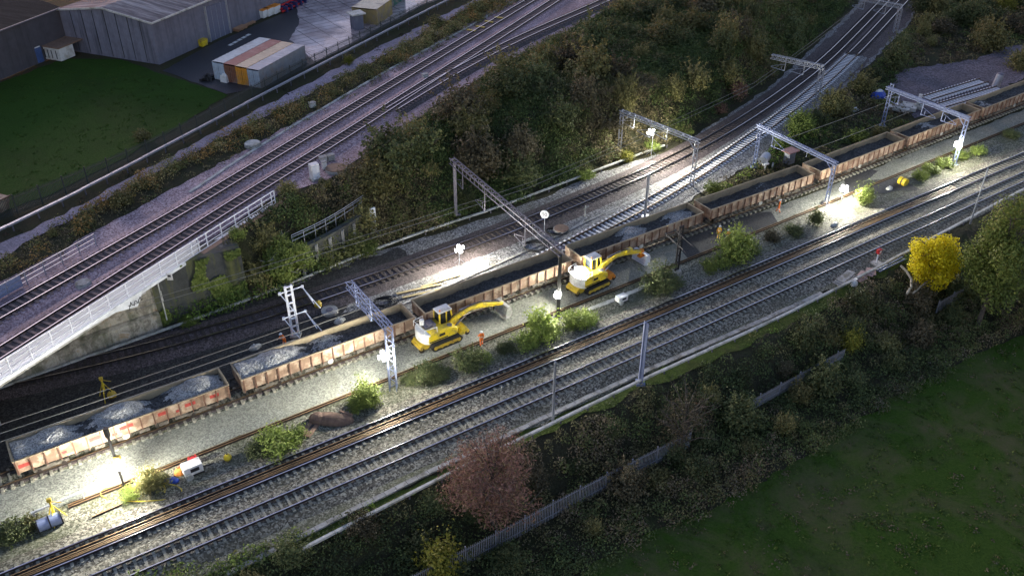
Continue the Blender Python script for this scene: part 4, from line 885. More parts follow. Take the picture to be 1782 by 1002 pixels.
# ------------------------------------------------------------------ warehouses
A = P(278,113,ZP); zE = topz(A,262,41)-ZP; Bq = P(121,88,ZP)
ux = (Bq-A).normalized(); Wd = 15.5; vr = (P(425,46,ZP)-A).normalized(); LEN = 70
zA = 0.0
r = empty('warehouse', A, 0, 'grey gabled warehouse with streaked end wall and a big door', 'warehouse')
Wd = (Bq-A).length; zR = topz(A+(Bq-A)*.5, 174, 15)-ZP
b = MB(); q = [Vector((0,0,0)), ux*Wd]; b.add([q[0], q[1], q[1]+Vector((0,0,zE)), ux*Wd/2+Vector((0,0,zR)), q[0]+Vector((0,0,zE))], [(0,1,2,3,4)]); b.build('end_wall', M['clad_pale'], r)
b = MB()
for i in range(1, 8): x = Wd*i/8; hh = zE+(zR-zE)*(1-abs(x-Wd/2)/(Wd/2)); nn = Vector((ux.y,-ux.x,0)); nn = nn if nn.y < 0 else -nn; b.bar(ux*x+nn*.03+Vector((0,0,.2)), ux*x+nn*.03+Vector((0,0,hh-.2)), .07, .05)
b.build('panel_joint', M['black_steel'], r)
b = MB(); b.add([(0,0,0), vr*LEN, vr*LEN+Vector((0,0,zE)), (0,0,zE)], [(0,1,2,3)]); b.add([ux*Wd, ux*Wd+vr*LEN, ux*Wd+vr*LEN+Vector((0,0,zE)), ux*Wd+Vector((0,0,zE))], [(0,1,2,3)]); b.build('side_wall', M['clad'], r)
ang = math.atan2(vr.y, vr.x)
b = MB(); o = .25
for p0, p1 in ((Vector((0,0,zE)), ux*Wd/2+Vector((0,0,zR))), (ux*Wd/2+Vector((0,0,zR)), ux*Wd+Vector((0,0,zE)))):
    ou = (p1-p0).normalized()*.3; e0 = p0-(ou if p0.z < zR-.01 else Vector((0,0,0))); e1 = p1+(ou if p1.z < zR-.01 else Vector((0,0,0)))
    up = Vector((0,0,.06)); vs = [e0-vr*o, e1-vr*o, e1+vr*LEN, e0+vr*LEN]; b.add([v+up for v in vs]+[v+up*3 for v in vs], [(0,1,2,3),(7,6,5,4),(0,4,5,1),(1,5,6,2),(2,6,7,3),(3,7,4,0)])
ro = b.build('roof', M['roof_pale'], r)
b = MB(); b.bar(-vr*.3-ux*.3+Vector((0,0,zE+.06)), -ux*.3+vr*LEN+Vector((0,0,zE+.06)), .2, .22); b.bar(-vr*.3-ux*.3+Vector((0,0,zE+.10)), -vr*.3+ux*Wd/2+Vector((0,0,zR+.14)), .14, .26); b.bar(-vr*.3+ux*Wd/2+Vector((0,0,zR+.14)), -vr*.3+ux*(Wd+.3)+Vector((0,0,zE+.10)), .14, .26); b.build('gutter', M['pale_concrete'], ro)
so = Vector((vr.y,-vr.x,0)); so = so if so.dot(ux) < 0 else -so
d0 = (P(364,72,ZP)-A).dot(vr); d1 = (P(396,57,ZP)-A).dot(vr); dz = 5.2
b = MB(); b.bar(vr*d0+so*.04+Vector((0,0,dz/2)), vr*d1+so*.04+Vector((0,0,dz/2)), .12, dz); dr = b.build('door', simple('blue_grey_roller_door', (.13,.14,.20), .6, 0, .1, 3), r)
b = MB()
for k in range(1,4): t = vr*(d0+(d1-d0)*k/4)+so*.11; b.bar(t, t+Vector((0,0,dz)), .05)
for t in (d0-.15, d1+.15): b.bar(vr*t+so*.12, vr*t+so*.12+Vector((0,0,dz+.3)), .25, .3)
b.build('door_post', M['galv'], dr)
# older warehouse with dark roof
A2 = P(122,87,ZP); B2 = P(0,140,ZP); v2 = (B2-A2).normalized(); L2 = 60; z2 = topz(A2, 100, 14)-ZP; up2 = Vector((-v2.y, v2.x, 0)); up2 = up2 if up2.y > 0 else -up2
r = empty('warehouse', A2, 0, 'older dark roofed warehouse with stained wall at the left edge', 'warehouse')
b = MB(); b.add([(0,0,0), v2*L2, v2*L2+Vector((0,0,z2)), (0,0,z2)], [(0,1,2,3)]); b.build('side_wall', M['clad_old'], r)
b = MB(); vs = [Vector((0,0,z2))-up2*.3, v2*L2+Vector((0,0,z2))-up2*.3, v2*L2+up2*22+Vector((0,0,z2+4.5)), up2*22+Vector((0,0,z2+4.5))]; b.add(vs+[v+Vector((0,0,.15)) for v in vs], [(0,1,2,3),(7,6,5,4),(0,4,5,1),(1,5,6,2),(2,6,7,3),(3,7,4,0)])
vs2 = [vs[3], vs[2], v2*L2+up2*44+Vector((0,0,z2)), up2*44+Vector((0,0,z2))]; b.add(vs2+[v+Vector((0,0,.15)) for v in vs2], [(0,1,2,3),(7,6,5,4),(0,4,5,1),(1,5,6,2),(2,6,7,3),(3,7,4,0)]); ro = b.build('roof', M['roof_dark'], r)
b = MB(); b.bar(Vector((0,0,z2+.05))-up2*.35, v2*L2+Vector((0,0,z2+.05))-up2*.35, .18); b.build('gutter', M['galv_dark'], ro)
b = MB()
for k in range(18):
    t = random.uniform(2,50); q = random.uniform(2,20); c = v2*t+up2*q+Vector((0,0,z2+.19+4.5*q/22)); e = (up2*22+Vector((0,0,4.5))).normalized(); b.add([c, c+v2*1.6, c+v2*1.6+e*1.8, c+e*1.8], [(0,1,2,3)])
b.build('skylight', M['galv_dark'], ro)
# small white hut in the corner
c1, c2, c3 = P(108,109.5,ZP), P(76,104,ZP), P(132,99.5,ZP); u1 = (c2-c1); u2 = (c3-c1); r = empty('hut', c1, 0, 'small white hut with flat brown roof in the warehouse corner', 'hut'); hz = topz(c1,100,86)-ZP
b = MB(); b.add([(0,0,.2), u1+Vector((0,0,.2)), u1+u2+Vector((0,0,.2)), u2+Vector((0,0,.2))]+[v+Vector((0,0,hz)) for v in (Vector((0,0,0)), u1, u1+u2, u2)], [(0,1,2,3),(7,6,5,4),(0,4,5,1),(1,5,6,2),(2,6,7,3),(3,7,4,0)]); b.build('body', M['white_paint'], r)
b = MB(); e = -u1*.04-u2*.04; vs = [e+Vector((0,0,hz+.02)), e+u1*1.1+Vector((0,0,hz+.02)), e+u1*1.1+u2*1.9+Vector((0,0,hz+.02)), e+u2*1.9+Vector((0,0,hz+.02))]; b.add(vs+[v+Vector((0,0,.15)) for v in vs], [(0,1,2,3),(7,6,5,4),(0,4,5,1),(1,5,6,2),(2,6,7,3),(3,7,4,0)]); b.bar(u2*1.8, u2*1.8+Vector((0,0,hz)), .12); b.bar(u2*1.8+u1, u2*1.8+u1+Vector((0,0,hz)), .12); b.build('roof', M['plank'], r)
for t in (.18,.42,.62,.8):
    b = MB(); n2 = Vector((u1.y,-u1.x,0)).normalized(); n2 = n2 if n2.dot(u2) < 0 else -n2; b.bar(u1*t+n2*.02+Vector((0,0,.5)), u1*t+n2*.02+Vector((0,0,hz-.3)), u1.length*.1, .03); b.build('window', M['glass'], r)
bl = P(68,108,ZP); r = empty('portable_toilet', bl, ang, 'blue cubicle beside the small white hut', 'toilet'); b = MB(); b.box((0,0,1.1),(1.1,1.1,2.2)); b.build('cubicle', simple('dull_blue_plastic',(.05,.09,.22),.5), r, bevel=.04); b = MB(); b.box((0,0,2.27),(1.0,1.0,.14)); b.build('roof', M['white_paint'], r, bevel=.04)
# ------------------------------------------------------------------ yard: containers and clutter
zc = ZP+2.6; F1_, F2_ = P(368.7,107,zc), P(450,123.7,zc); Bk = P(530,80,zc); lv = (Bk-F2_); clen = lv.length; lv.normalize(); wv = (F2_-F1_); cw = wv.length/4; wv.normalize()
ca = math.atan2(lv.y, lv.x); wl = Vector((-lv.y, lv.x, 0)); 
def container(o, L, W, body, roofm_, door, label, rz, group='containers in the yard', H=2.6):
    r = empty('shipping_container', o, rz, label, 'container', group)
    b = MB(); n = int(L/.28)
    pr = []
    for s in (-1, 1):
        vs = []
        for i in range(n+1): yy = s*(W/2-(.0 if i % 2 else .05)); vs += [(L*i/n, yy, .15), (L*i/n, yy, H-.1)]
        b.add(vs, [(2*i, 2*i+2, 2*i+3, 2*i+1) for i in range(n)])
    b.box((L/2,0,.09),(L,W,.18)); b.add([(L-.02,-W/2,.1),(L-.02,W/2,.1),(L-.02,W/2,H-.05),(L-.02,-W/2,H-.05)],[(0,1,2,3)])
    for x in (.06, L-.06):
        for s in (-1, 1): b.box((x, s*(W/2-.06), H/2),(.13,.13,H-.01))
    for s in (-1,1): b.box((L/2, s*(W/2-.05), H-.06),(L-.26,.1,.13))
    b.build('body', body, r)
    b = MB(); k = int(L/.4); vs = []
    for i in range(k+1): vs += [(L*i/k, -W/2+.02, H+(.0 if i % 2 else .035)), (L*i/k, W/2-.02, H+(.0 if i % 2 else .035))]
    b.add(vs, [(2*i, 2*i+2, 2*i+3, 2*i+1) for i in range(k)]); b.build('roof', roofm_, r)
    for s in (-1, 1):
        b = MB(); b.box((-.03, s*W/4, H/2),(.06,W/2-.08,H-.3)); 
        for q in (.25,.6): b.tube((-.08, s*W*q*.5+s*.05, .2),(-.08, s*W*q*.5+s*.05, H-.2),.025,n=5)
        b.build('door', door, r)
    return r
sc_ = lambda n, c, d=None: simple(n, c, .6, 0, .15, 1.5, dirt=d or (.25,.2,.17), dirt_scale=.6)
cols = [(sc_('pale_grey_container',(.42,.45,.47)), sc_('pale_grey_container_roof',(.55,.56,.55),(.42,.41,.39)), sc_('pale_blue_container_door',(.42,.50,.58)), 'pale grey container on the warehouse side of the row of four'),
        (sc_('maroon_container',(.20,.07,.05)), sc_('maroon_container_roof',(.30,.09,.075),(.36,.17,.15)), sc_('brown_container_door',(.20,.085,.05)), 'maroon container with brown doors, second in the row of four'),
        (sc_('orange_container',(.50,.24,.04)), sc_('tan_container_roof',(.60,.45,.30),(.45,.33,.22)), sc_('orange_container_door',(.62,.27,.03)), 'tan roofed container with orange doors, third in the row of four'),
        (sc_('grey_container',(.22,.23,.25)), sc_('grey_container_roof',(.40,.39,.42),(.55,.52,.52)), sc_('pale_container_door',(.35,.42,.50)), 'grey container on the fence side of the row of four')]
for i, (bd, rf, dr, lb) in enumerate(cols):
    o = F1_+wv*cw*(i+.5); container(Vector((o.x, o.y, ZP+.04)), clen, cw-.06, bd, rf, dr, lb, ca)
q = P(652,33,ZP); container(q-lv*3+Vector((0,0,.05)), 6.0, 4.4, sc_('ochre_container',(.36,.27,.10)), sc_('cream_roof',(.62,.54,.40)), sc_('ochre_container_door',(.30,.22,.09)), 'cream roofed ochre cabin against the yard fence', ca+.1, H=2.5)
q = P(668,12,ZP); container(q-lv*2+Vector((0,0,.05)), 7.5, 3.6, sc_('green_container',(.03,.15,.10)), sc_('green_container_roof',(.04,.17,.11)), sc_('green_container_door',(.03,.13,.09)), 'dark green container at the top edge behind the cream roofed cabin', ca+.1)
def clutter(name, px, py, z, label, cat, parts, rz=None, group=None):
    r = empty(name, P(px, py, z), RZ if rz is None else rz, label, cat, group)
    for pn, mat, fn in parts:
        b = MB(); fn(b); b.build(pn, mat, r, bevel=.015 if pn in ('body','lid','cabinet','door') else 0)
    return r
clutter('gatehouse', 622, 50, ZP, 'small grey kiosk with white flat top beside the yard fence', 'kiosk', [('body', M['clad'], lambda b: b.box((0,0,1.2),(1.6,1.6,2.4))), ('roof', M['pale_concrete'], lambda b: b.box((0,0,2.5),(2.4,2.2,.2)))])
for i, (x, y, nm) in enumerate(((459,31,'leftmost of three white bins with orange lids by the warehouse wall'),(468,28,'middle one of three white bins with orange lids by the warehouse wall'),(479,24,'rightmost of three white bins with orange lids by the warehouse wall'))):
    clutter('waste_bin', x, y, ZP, nm, 'bin', [('body', M['white_paint'], lambda b: b.box((0,0,.75),(1.5,1.2,1.2),taper=1.12)), ('lid', M['orange_paint'], lambda b: b.box((0,0,1.42),(1.7,1.35,.12))), ('wheel', M['black_rubber'], lambda b: [b.tube((x_,y_-.04,.08),(x_,y_+.04,.08),.08) for x_ in (-.6,.6) for y_ in (-.4,.4)])], ca, 'white bins along the warehouse wall')
for x, y, n_, nm in ((418,52,3,'small stack of timber pallets by the warehouse door'),(433,43,2,'longer low timber stack leaning by the warehouse wall')):
    def pal(b, n_=n_):
        for k in range(n_):
            for j in range(5): b.box((0,-.5+.25*j,.13+.17*k),(2.4,.16,.03))
            for j in (-1,0,1): b.box((j*1.0,0,.06+.17*k),(.1,1.1,.1))
    clutter('pallet_stack', x, y, ZP, nm, 'pallets', [('pallet', simple('new_timber',(.42,.24,.14),.8), pal)], ca)
clutter('steel_rack', 505, 13, ZP, 'red and dark blue steel racking stacked by the yard corner', 'racking', [('red_beams', M['red'], lambda b: [b.bar((-3.4,-.8+.5*k,.3+.3*k),(2.6,-.8+.5*k,.3+.3*k),.35,.2) for k in range(3)]), ('blue_frames', simple('dark_blue_steel',(.03,.035,.12),.5), lambda b: [b.box((-2.5+1.4*k,-.2,.5),(.3,2.2,.9)) for k in range(5)])], ca)
clutter('grit_bin', 354, 80, ZP, 'yellow grit bin by the warehouse wall', 'grit bin', [('body', M['yellow'], lambda b: b.box((0,0,.45),(1.2,.8,.8),taper=1.15)), ('lid', M['yellow_old'], lambda b: b.prism([(-.7,.86),(.7,.86),(.55,1.1),(-.55,1.1)],-.48,.48))], ca)
clutter('wall_box', 356, 71, ZP, 'white post with meter box next to the warehouse door', 'meter post', [('post', M['galv'], lambda b: b.tube((0,0,0),(0,0,2.2),.05)), ('box', M['white_paint'], lambda b: b.box((0,-.05,1.6),(.45,.2,.7)))], ca)
for x, y, nm in ((394,142,'white bulk bag with its neck open, the nearer one at the container doors'),(404,140,'white bulk bag slumped against the orange container door')):
    clutter('bulk_bag', x, y, ZP, nm, 'bulk bag', [('bag', M['white_paint'], lambda b: (b.box((0,0,.5),(1.2,1.1,1.0),taper=.9), b.dome((0,0,.95),.55,.5,.3,8,4))), ('strap', M['white_steel'], lambda b: [b.tube((q*.4,-.5,.9),(q*.2,-.1,1.45),.04,n=5) for q in (-1,1)])], ca, 'white bulk bags at the containers')
clutter('scrap_heap', 372, 136, ZP, 'dark heap of broken scrap beside the white bulk bags', 'scrap heap', [('scrap', M['black_steel'], lambda b: [b.box((random.uniform(-1.8,1.8),random.uniform(-.9,.9),random.uniform(.1,.5)),(random.uniform(.4,1.2),random.uniform(.2,.7),random.uniform(.1,.4)),Matrix.Rotation(random.uniform(0,3),3,Vector((random.random(),random.random(),1)))) for _ in range(22)])], ca)
rb = [P(342+5*k, 92-2.6*k, ZP+.06) for k in range(0)]
for k in range(5):
    q = P(402+7.5*k, 78-4.2*k, ZP+.05); b = MB(); b.box((0,0,0),(.9,.6,.006)); o = b.build('painted_marking', M['white_paint'], None); o.location = q; o.rotation_euler = (0,0,ca); tag(o, 'faded white painted block on the dark tarmac', 'road marking', 'painted blocks on the yard tarmac', 'structure')
# ------------------------------------------------------------------ palisade fences
def palisade(name, px, z, label, mat, h=2.1, pitch=.16, post=2.75):
    c = smooth([P(x, y, z).xy for x, y in px], 1); L = length(c); r = empty(name, (c[0].x, c[0].y, z), 0, label, 'fence'); o = Vector((c[0].x, c[0].y))
    b = MB(); s = 0
    while s < L:
        p, d = along(c, s); p = p-o; n = Vector((-d.y, d.x)); w_ = .07; g = random.uniform(-.03,.03)
        b.add([(p.x-d.x*w_/2,p.y-d.y*w_/2,.05),(p.x+d.x*w_/2,p.y+d.y*w_/2,.05),(p.x+d.x*w_/2,p.y+d.y*w_/2,h-.12+g),(p.x,p.y,h+g),(p.x-d.x*w_/2,p.y-d.y*w_/2,h-.12+g)], [(0,1,2,3,4)]); s += pitch
    b.build('pales', mat, r)
    b = MB(); cc = [q-o for q in offset(c, .05)]
    for zz in (.4, h-.4): extrude(b, cc, [(0,zz-.03),(.04,zz-.03),(.04,zz+.03),(0,zz+.03)], 0)
    b.build('rails', mat, r); s = 0
    pm = None
    while s < L:
        p, d = along(c, s); p = p-o
        if pm is None: b = MB(); b.box((0,0,h/2),(.1,.1,h)); pm = q = b.build('post', mat, r)
        else: q = pm.copy(); COL.objects.link(q); q.parent = r
        q.location = (p.x-d.y*.09, p.y+d.x*.09, 0); s += post
    return r
M['fence_green'] = simple('dull_green_fence', (.055,.065,.06), .7, .2, .2, 2, False)
M['fence_grey'] = simple('galvanised_palisade', (.30,.31,.35), .5, .4, .15, 2, False)
palisade('palisade_fence', [(-60,408),(20,376),(90,352),(200,305),(310,252),(396,203),(452,170),(520,135),(600,95),(690,50),(760,13),(830,-22)], ZP, 'dark green palisade fence round the lawn and the yard', M['fence_green'], 2.3)
palisade('palisade_fence', [(700,1040),(795,993),(865,955),(935,918),(940,908),(1000,882),(1080,838),(1165,796),(1200,778)], ZF+.3, 'pale grey palisade fence below the russet tree', M['fence_grey'], 2.0)
palisade('palisade_fence', [(1285,727),(1340,697),(1400,663),(1467,626)], ZF+.6, 'short grey fence run between the brambles left of the yellow shrub', M['fence_grey'], 1.5, .11)
palisade('palisade_fence', [(1630,545),(1690,510),(1740,480)], ZF+.6, 'short dark fence run under the yellow tree', M['fence_grey'], 1.6, .11)
# ------------------------------------------------------------------ lineside things
def ico(b, c, r, sz=1.0): b.dome(c, r, r, r*sz, 12, 8, full=True)
clutter('relay_cabinet', 549, 312, ZP, 'tall white relay cabinet by the upper line', 'cabinet', [('cabinet', M['white_paint'], lambda b: b.box((0,0,1.0),(1.0,.8,1.9))), ('door', M['white_steel'], lambda b: b.box((-.0,-.43,1.0),(.8,.05,1.6))), ('plinth', M['concrete'], lambda b: b.box((0,0,.06),(1.3,1.1,.14)))])
clutter('relay_cabinet', 565, 295, ZP, 'short white marker box beside the brown manhole cover', 'cabinet', [('cabinet', M['white_paint'], lambda b: b.box((0,0,.5),(.5,.4,.9))), ('lid', M['concrete'], lambda b: b.box((0,0,1.0),(.6,.5,.1)))])
for x, y, nm in ((563,282,'small grey lineside box nearest the upper rails'),(576,279,'small pale lineside box between the rails and the thicket'),(544,187,'small white lineside box by the orange scrub'),(740,137,'cream marker cone beside the upper cable trough')):
    clutter('lineside_box', x, y, ZP, nm, 'lineside box', [('body', M['pale_concrete'], lambda b: b.box((0,0,.35),(.8,.6,.6))), ('lid', M['concrete'], lambda b: b.box((0,0,.7),(.9,.7,.1)))])
def disc(px, py, z, rad, mat, lb, ring=False):
    r = empty('manhole_cover', P(px, py, z), 0, lb, 'manhole'); b = MB(); b.tube((0,0,0),(0,0,.35),rad+.1,n=24); b.build('chamber_ring', M['concrete'], r); b = MB(); b.tube((0,0,.35),(0,0,.43),rad*(.45 if ring else 1),n=24); b.build('cover', mat, r)
disc(585,297,ZP,1.15,M['plank'],'brown round chamber cover beside the white relay cabinet')
disc(440,254,ZP,.9,M['pale_concrete'],'pale round chamber cover between the scrub and the upper line')
disc(146,497,ZP,.62,M['concrete'],'grey round cover lying between the two upper lines')
disc(574,544,0,.75,M['galv_dark'],'ring shaped chamber cover in the dark ballast by the yellow ball',True)
disc(977,402,0,.85,M['plank'],'pale brown chamber lid next to the round sign')
for x, y, rr, lb, mt in ((554,535,.42,'yellow ball buoy lying on the dark ballast','yellow_old'),(397,800,.33,'small yellow ball lying in the gravel right of the generator','yellow'),(196,692,.4,'dull orange ball beside the far yellow tripod','yellow_old')):
    r = empty('ball', P(x, y, .06), 0, lb, 'ball'); b = MB(); ico(b, (0,0,rr*.9), rr); b.build('shell', M[mt], r, smooth=True); b = MB(); b.tube((0,0,rr*1.75),(0,0,rr*2.1),.06,n=8); b.build('cap', M['black_steel'], r)
def coil(px, py, lb, rad=.9):
    r = empty('cable_coil', P(px, py, .08), 0, lb, 'cable coil'); b = MB()
    for k in range(6):
        rr = rad*(.7+.07*k); z = .08+.06*(k % 3); pts = [Vector((rr*math.cos(a*.4)*1.3+.1*k, rr*math.sin(a*.4), z+.04*math.sin(a+k))) for a in range(17)]; b.path(pts, .05, 5)
    b.build('cable', M['black_rubber'], r); b = MB(); b.box((0,0,.05),(.3,.3,.1)); b.build('tie', M['galv_dark'], r)
coil(930,430,'black cable coil heaped at the near end of the long gantry',1.3); coil(962,404,'small black cable coil beside the round sign'); coil(664,527,'black cable coil on stones right of the lattice beam')
# round speed sign
Bp = P(947,412,.03); r = empty('speed_sign', Bp, -.3, 'round white speed sign on a thin post beside the far rails', 'sign'); hz = topz(Bp,945,373); b = MB(); b.tube((0,0,0),(0,0,hz-.3),.05,n=8); b.build('post', M['galv'], r)
b = MB(); b.tube((0,-.06,hz),(0,-.10,hz),.5,n=28); pl = b.build('plate', M['white_steel'], r); b = MB(); b.tube((0,-.03,hz),(0,-.055,hz),.55,n=28); b.build('rim', M['black_steel'], r)
fc = bpy.data.curves.new('digits', 'FONT'); fc.body = '50'; fc.size = .62; fc.align_x = 'CENTER'; fc.align_y = 'CENTER'; fc.extrude = .005; fc.materials.append(M['black_steel']); ft = bpy.data.objects.new('text', fc); COL.objects.link(ft); dg = bpy.context.evaluated_depsgraph_get(); fm = bpy.data.meshes.new_from_object(ft.evaluated_get(dg)); bpy.data.objects.remove(ft); fo = bpy.data.objects.new('digits', fm); COL.objects.link(fo); fo.parent = pl; fo.location = (0,-.112,hz); fo.rotation_euler = (math.pi/2,0,0)
# shunt signal
r = empty('ground_signal', P(1524,459,.1), RZ, 'small white post signal with red head by the nearest line', 'signal'); hz = topz(P(1524,459,.1),1528,437); b = MB(); b.tube((0,0,0),(0,0,hz-.3),.07,n=8); b.build('post', M['white_steel'], r); b = MB(); b.box((0,0,hz-.1),(.55,.4,.55)); b.build('head', M['red'], r, bevel=.05); b = MB(); b.box((0,-.21,hz-.1),(.3,.02,.3)); b.build('lens', M['white_paint'], r); b = MB(); b.box((0,0,.05),(1.2,1.0,.2)); b.build('base', M['concrete'], r)
clutter('trough_lid_stack', 1468, 491, 0, 'grey stack of concrete lids at the end of the cable trough', 'lid stack', [('lids', M['concrete'], lambda b: [b.box((.25*k,.1*k,.2+.13*k),(2.6,.9,.12),Matrix.Rotation(.1*k,3,'Z')) for k in range(3)])])
clutter('slab_pile', 1505, 482, 0, 'pinkish paving slabs tipped by the pale pipe', 'slab pile', [('slabs', simple('pink_slab',(.42,.28,.25),.85), lambda b: [b.box((-.9+.7*k,.25*(k%2)-.1,.2+.12*(k%3)),(1.3,.9,.12),Matrix.Rotation(.25*k,3,'Z')) for k in range(4)])])
clutter('sack', 1486, 497, 0, 'white plastic sack dumped in the grass by the grey lids', 'sack', [('sack', M['white_paint'], lambda b: b.dome((0,0,.1),.45,.35,.55,10,5)), ('neck', M['white_steel'], lambda b: b.tube((0,0,.6),(.1,0,.85),.12,.2,n=8))])
clutter('tube_bundle', 1552, 462, 0, 'two thin bluish tubes lying by the red headed signal', 'tubes', [('tube', M['galv_blue'], lambda b: [b.tube((-2.4,q,.15),(2.2,q*1.5+.1,.15),.09,n=8) for q in (-.15,.15)])])
clutter('log', 1585, 508, -.4, 'pale curved dead branch lying in the brambles left of the yellow tree', 'dead branch', [('branch', simple('bleached_wood',(.42,.38,.28),.8), lambda b: b.path([Vector(q) for q in ((-1.8,-.6,.8),(-.6,-.2,1.0),(.3,.5,1.2),(.8,1.5,1.5),(.9,2.4,1.7))],.12,7)), ('stub', simple('bleached_stub',(.38,.34,.25),.8), lambda b: b.tube((-1.2,-.9,.8),(1.4,-.5,.9),.10,n=7))])
def gen(px, py, lb, s=1.0):
    r = clutter('generator', px, py, .06, lb, 'generator', [('body', M['white_paint'], lambda b: b.box((0,0,.75*s),(1.5*s,.95*s,.8*s))), ('frame', M['black_steel'], lambda b: [b.bar((-.8*s,q*.5*s,.3*s),(.8*s,q*.5*s,.3*s),.07) for q in (-1,1)]+[b.bar((.8*s,0,.35*s),(1.6*s,0,.25*s),.06)]), ('vent', M['black_steel'], lambda b: b.box((.1*s,-.482*s,.8*s),(.7*s,.012,.35*s)))])
    for q in (-1, 1): b = MB(); b.tube((-.45*s,q*.5*s,.32*s),(-.45*s,q*.64*s,.32*s),.32*s,n=16); b.build('wheel', M['pale_concrete'], r)
gen(337,824,'white wheeled generator in the gravel beside the orange bag'); gen(1081,526,'small white generator left of the big round bush',.75)
clutter('bag', 316, 822, .06, 'orange bag slumped beside the wheeled generator', 'bag', [('bag', M['orange_bag'], lambda b: (b.dome((0,0,.05),.6,.45,.55,10,5), b.dome((.5,.2,.02),.4,.35,.4,8,4))), ('handle', M['red'], lambda b: b.path([Vector((-.25,0,.55)),Vector((0,0,.8)),Vector((.25,0,.55))],.03))])
clutter('fuel_can', 337, 806, .06, 'red fuel can standing behind the generator', 'fuel can', [('body', M['red'], lambda b: b.box((0,0,.35),(.7,.45,.7))), ('handle', M['black_rubber'], lambda b: b.path([Vector((-.2,0,.7)),Vector((-.15,0,.85)),Vector((.15,0,.85)),Vector((.2,0,.7))],.03))])
clutter('bag', 298, 837, .06, 'crumpled blue plastic bag in the gravel', 'bag', [('bag', M['blue'], lambda b: (b.dome((0,0,.02),.5,.35,.35,9,4), b.dome((.3,-.2,.02),.3,.3,.25,8,4), b.dome((-.35,.1,.02),.3,.25,.3,8,4))), ('tie', M['white_paint'], lambda b: b.tube((0,0,.34),(.05,0,.45),.06,n=6))])
r = empty('hose', P(262,855,.06), 0, 'loose yellow hose looping round a grass clump', 'hose'); b = MB(); b.path([Vector((1.5*math.cos(a*.35)*(1+.05*a)-.3, 1.0*math.sin(a*.35)-.2, .12+.1*math.sin(a))) for a in range(30)], .04, 5); b.build('hose_pipe', M['yellow'], r); b = MB(); b.box((-1.2,.2,.25),(.5,.4,.4)); b.build('reel', M['yellow_old'], r, bevel=.05)
def tripod(px, py, lb, z=.06):
    r = empty('tripod_stand', P(px, py, z), .4, lb, 'tripod', 'yellow tripods beside the track'); r.scale = (.78,.78,.85); b = MB()
    b.tube((0,0,1.0),(0,0,2.5),.13,.1,n=8); b.build('column', M['yellow'], r)
    for k in range(3): b = MB(); a = 2.1*k+.3; b.tube((0,0,2.1),(1.0*math.cos(a),1.0*math.sin(a),0),.05,n=6); b.build('leg', M['yellow'], r)
    b = MB(); b.box((0,0,2.6),(.4,.3,.3)); b.tube((0,0,2.4),(.9,.1,1.9),.04,n=6); b.build('head', M['yellow_old'], r)
tripod(186,692,'yellow tripod stand on the dark ballast behind the leftmost wagon'); tripod(99,905,'yellow tripod stand over a dark drum near the bottom left bush')
clutter('drum', 89, 915, .05, 'dark ribbed drum lying under the yellow tripod', 'drum', [('drum', M['galv_blue'], lambda b: b.tube((-.9,0,.5),(.9,0,.5),.48,n=18)), ('rim', M['black_steel'], lambda b: [b.tube((x-.05,0,.5),(x+.05,0,.5),.52,n=18) for x in (-.85,0,.85)])])
clutter('beam', 104, 899, .05, 'grey steel beam propped beside the dark drum', 'beam', [('beam', M['galv'], lambda b: b.bar((-1.6,.55,.95),(3.0,.75,.95),.14)), ('stand', M['galv'], lambda b: (b.bar((-1.6,.55,0),(-1.6,.55,1.0),.22), b.bar((2.0,.7,0),(2.0,.7,1.0),.08)))])
clutter('tarpaulin_roll', 577, 733, .06, 'rolled brown tarpaulin lying in the gravel', 'tarpaulin', [('roll', M['tarp'], lambda b: (b.dome((0,0,.1),1.9,.75,.75,14,6), b.dome((1.1,.1,.1),.9,.6,.6,10,5), b.dome((-1.1,-.1,.1),.9,.65,.8,10,5))), ('flap', M['plank'], lambda b: b.box((1.2,.55,.62),(1.2,.2,.08),Matrix.Rotation(.3,3,'Y')))], -.12)
clutter('board', 542, 745, .06, 'brown board with a slot lying beside the rolled tarpaulin', 'board', [('board', M['plank'], lambda b: b.box((0,0,.1),(1.0,2.3,.08))), ('slot', M['black_steel'], lambda b: b.box((0,0,.146),(.25,.9,.012)))], -.35)
def panel(px1, px2, lb, z):
    a, e = P(*px1, z), P(*px2, z); L = (e-a).length; r = empty('track_panel', a, math.atan2(e.y-a.y, e.x-a.x), lb, 'track panel', 'track panels stacked in the clearing')
    me, mb = sleeper_mesh('concrete'); me.materials.append(M['sleeper_new'])
    for s in np.arange(.4, L, .72): o = bpy.data.objects.new('sleeper', me); COL.objects.link(o); o.parent = r; o.location = (s, 0, .25)
    for q in (.75, -.75): rail_mesh('rail', [Vector((0,q)), Vector((L/2,q)), Vector((L,q))], .41, [M['rail_side'], M['rail_rust']], r)
panel((1612,174),(1712,143),'track panel of white sleepers farther from the wagons',.1); panel((1634,188),(1742,156),'track panel of white sleepers closer to the wagons',.12)
for k, (x, y, nm) in enumerate(((1563,193,'leftmost white slab in the row beside the farthest portal'),(1575,191,'second white slab in the row beside the farthest portal'),(1587,188,'third white slab in the row beside the farthest portal'),(1597,186,'upright white slab at the right end of the row beside the farthest portal'))):
    clutter('concrete_slab', x, y, .06, nm, 'slab', [('slab', M['pale_concrete'], (lambda b: b.box((0,0,.35),(1.2,3.0,.5))) if k < 3 else (lambda b: b.box((0,0,.9),(1.6,.5,1.7)))), ('lifting_eye', M['galv_dark'], lambda b: [b.tube((0,q,.6),(0,q,.75),.06,n=6) for q in (-.9,.9)])], RZ+.5, 'white slabs beside the farthest portal')
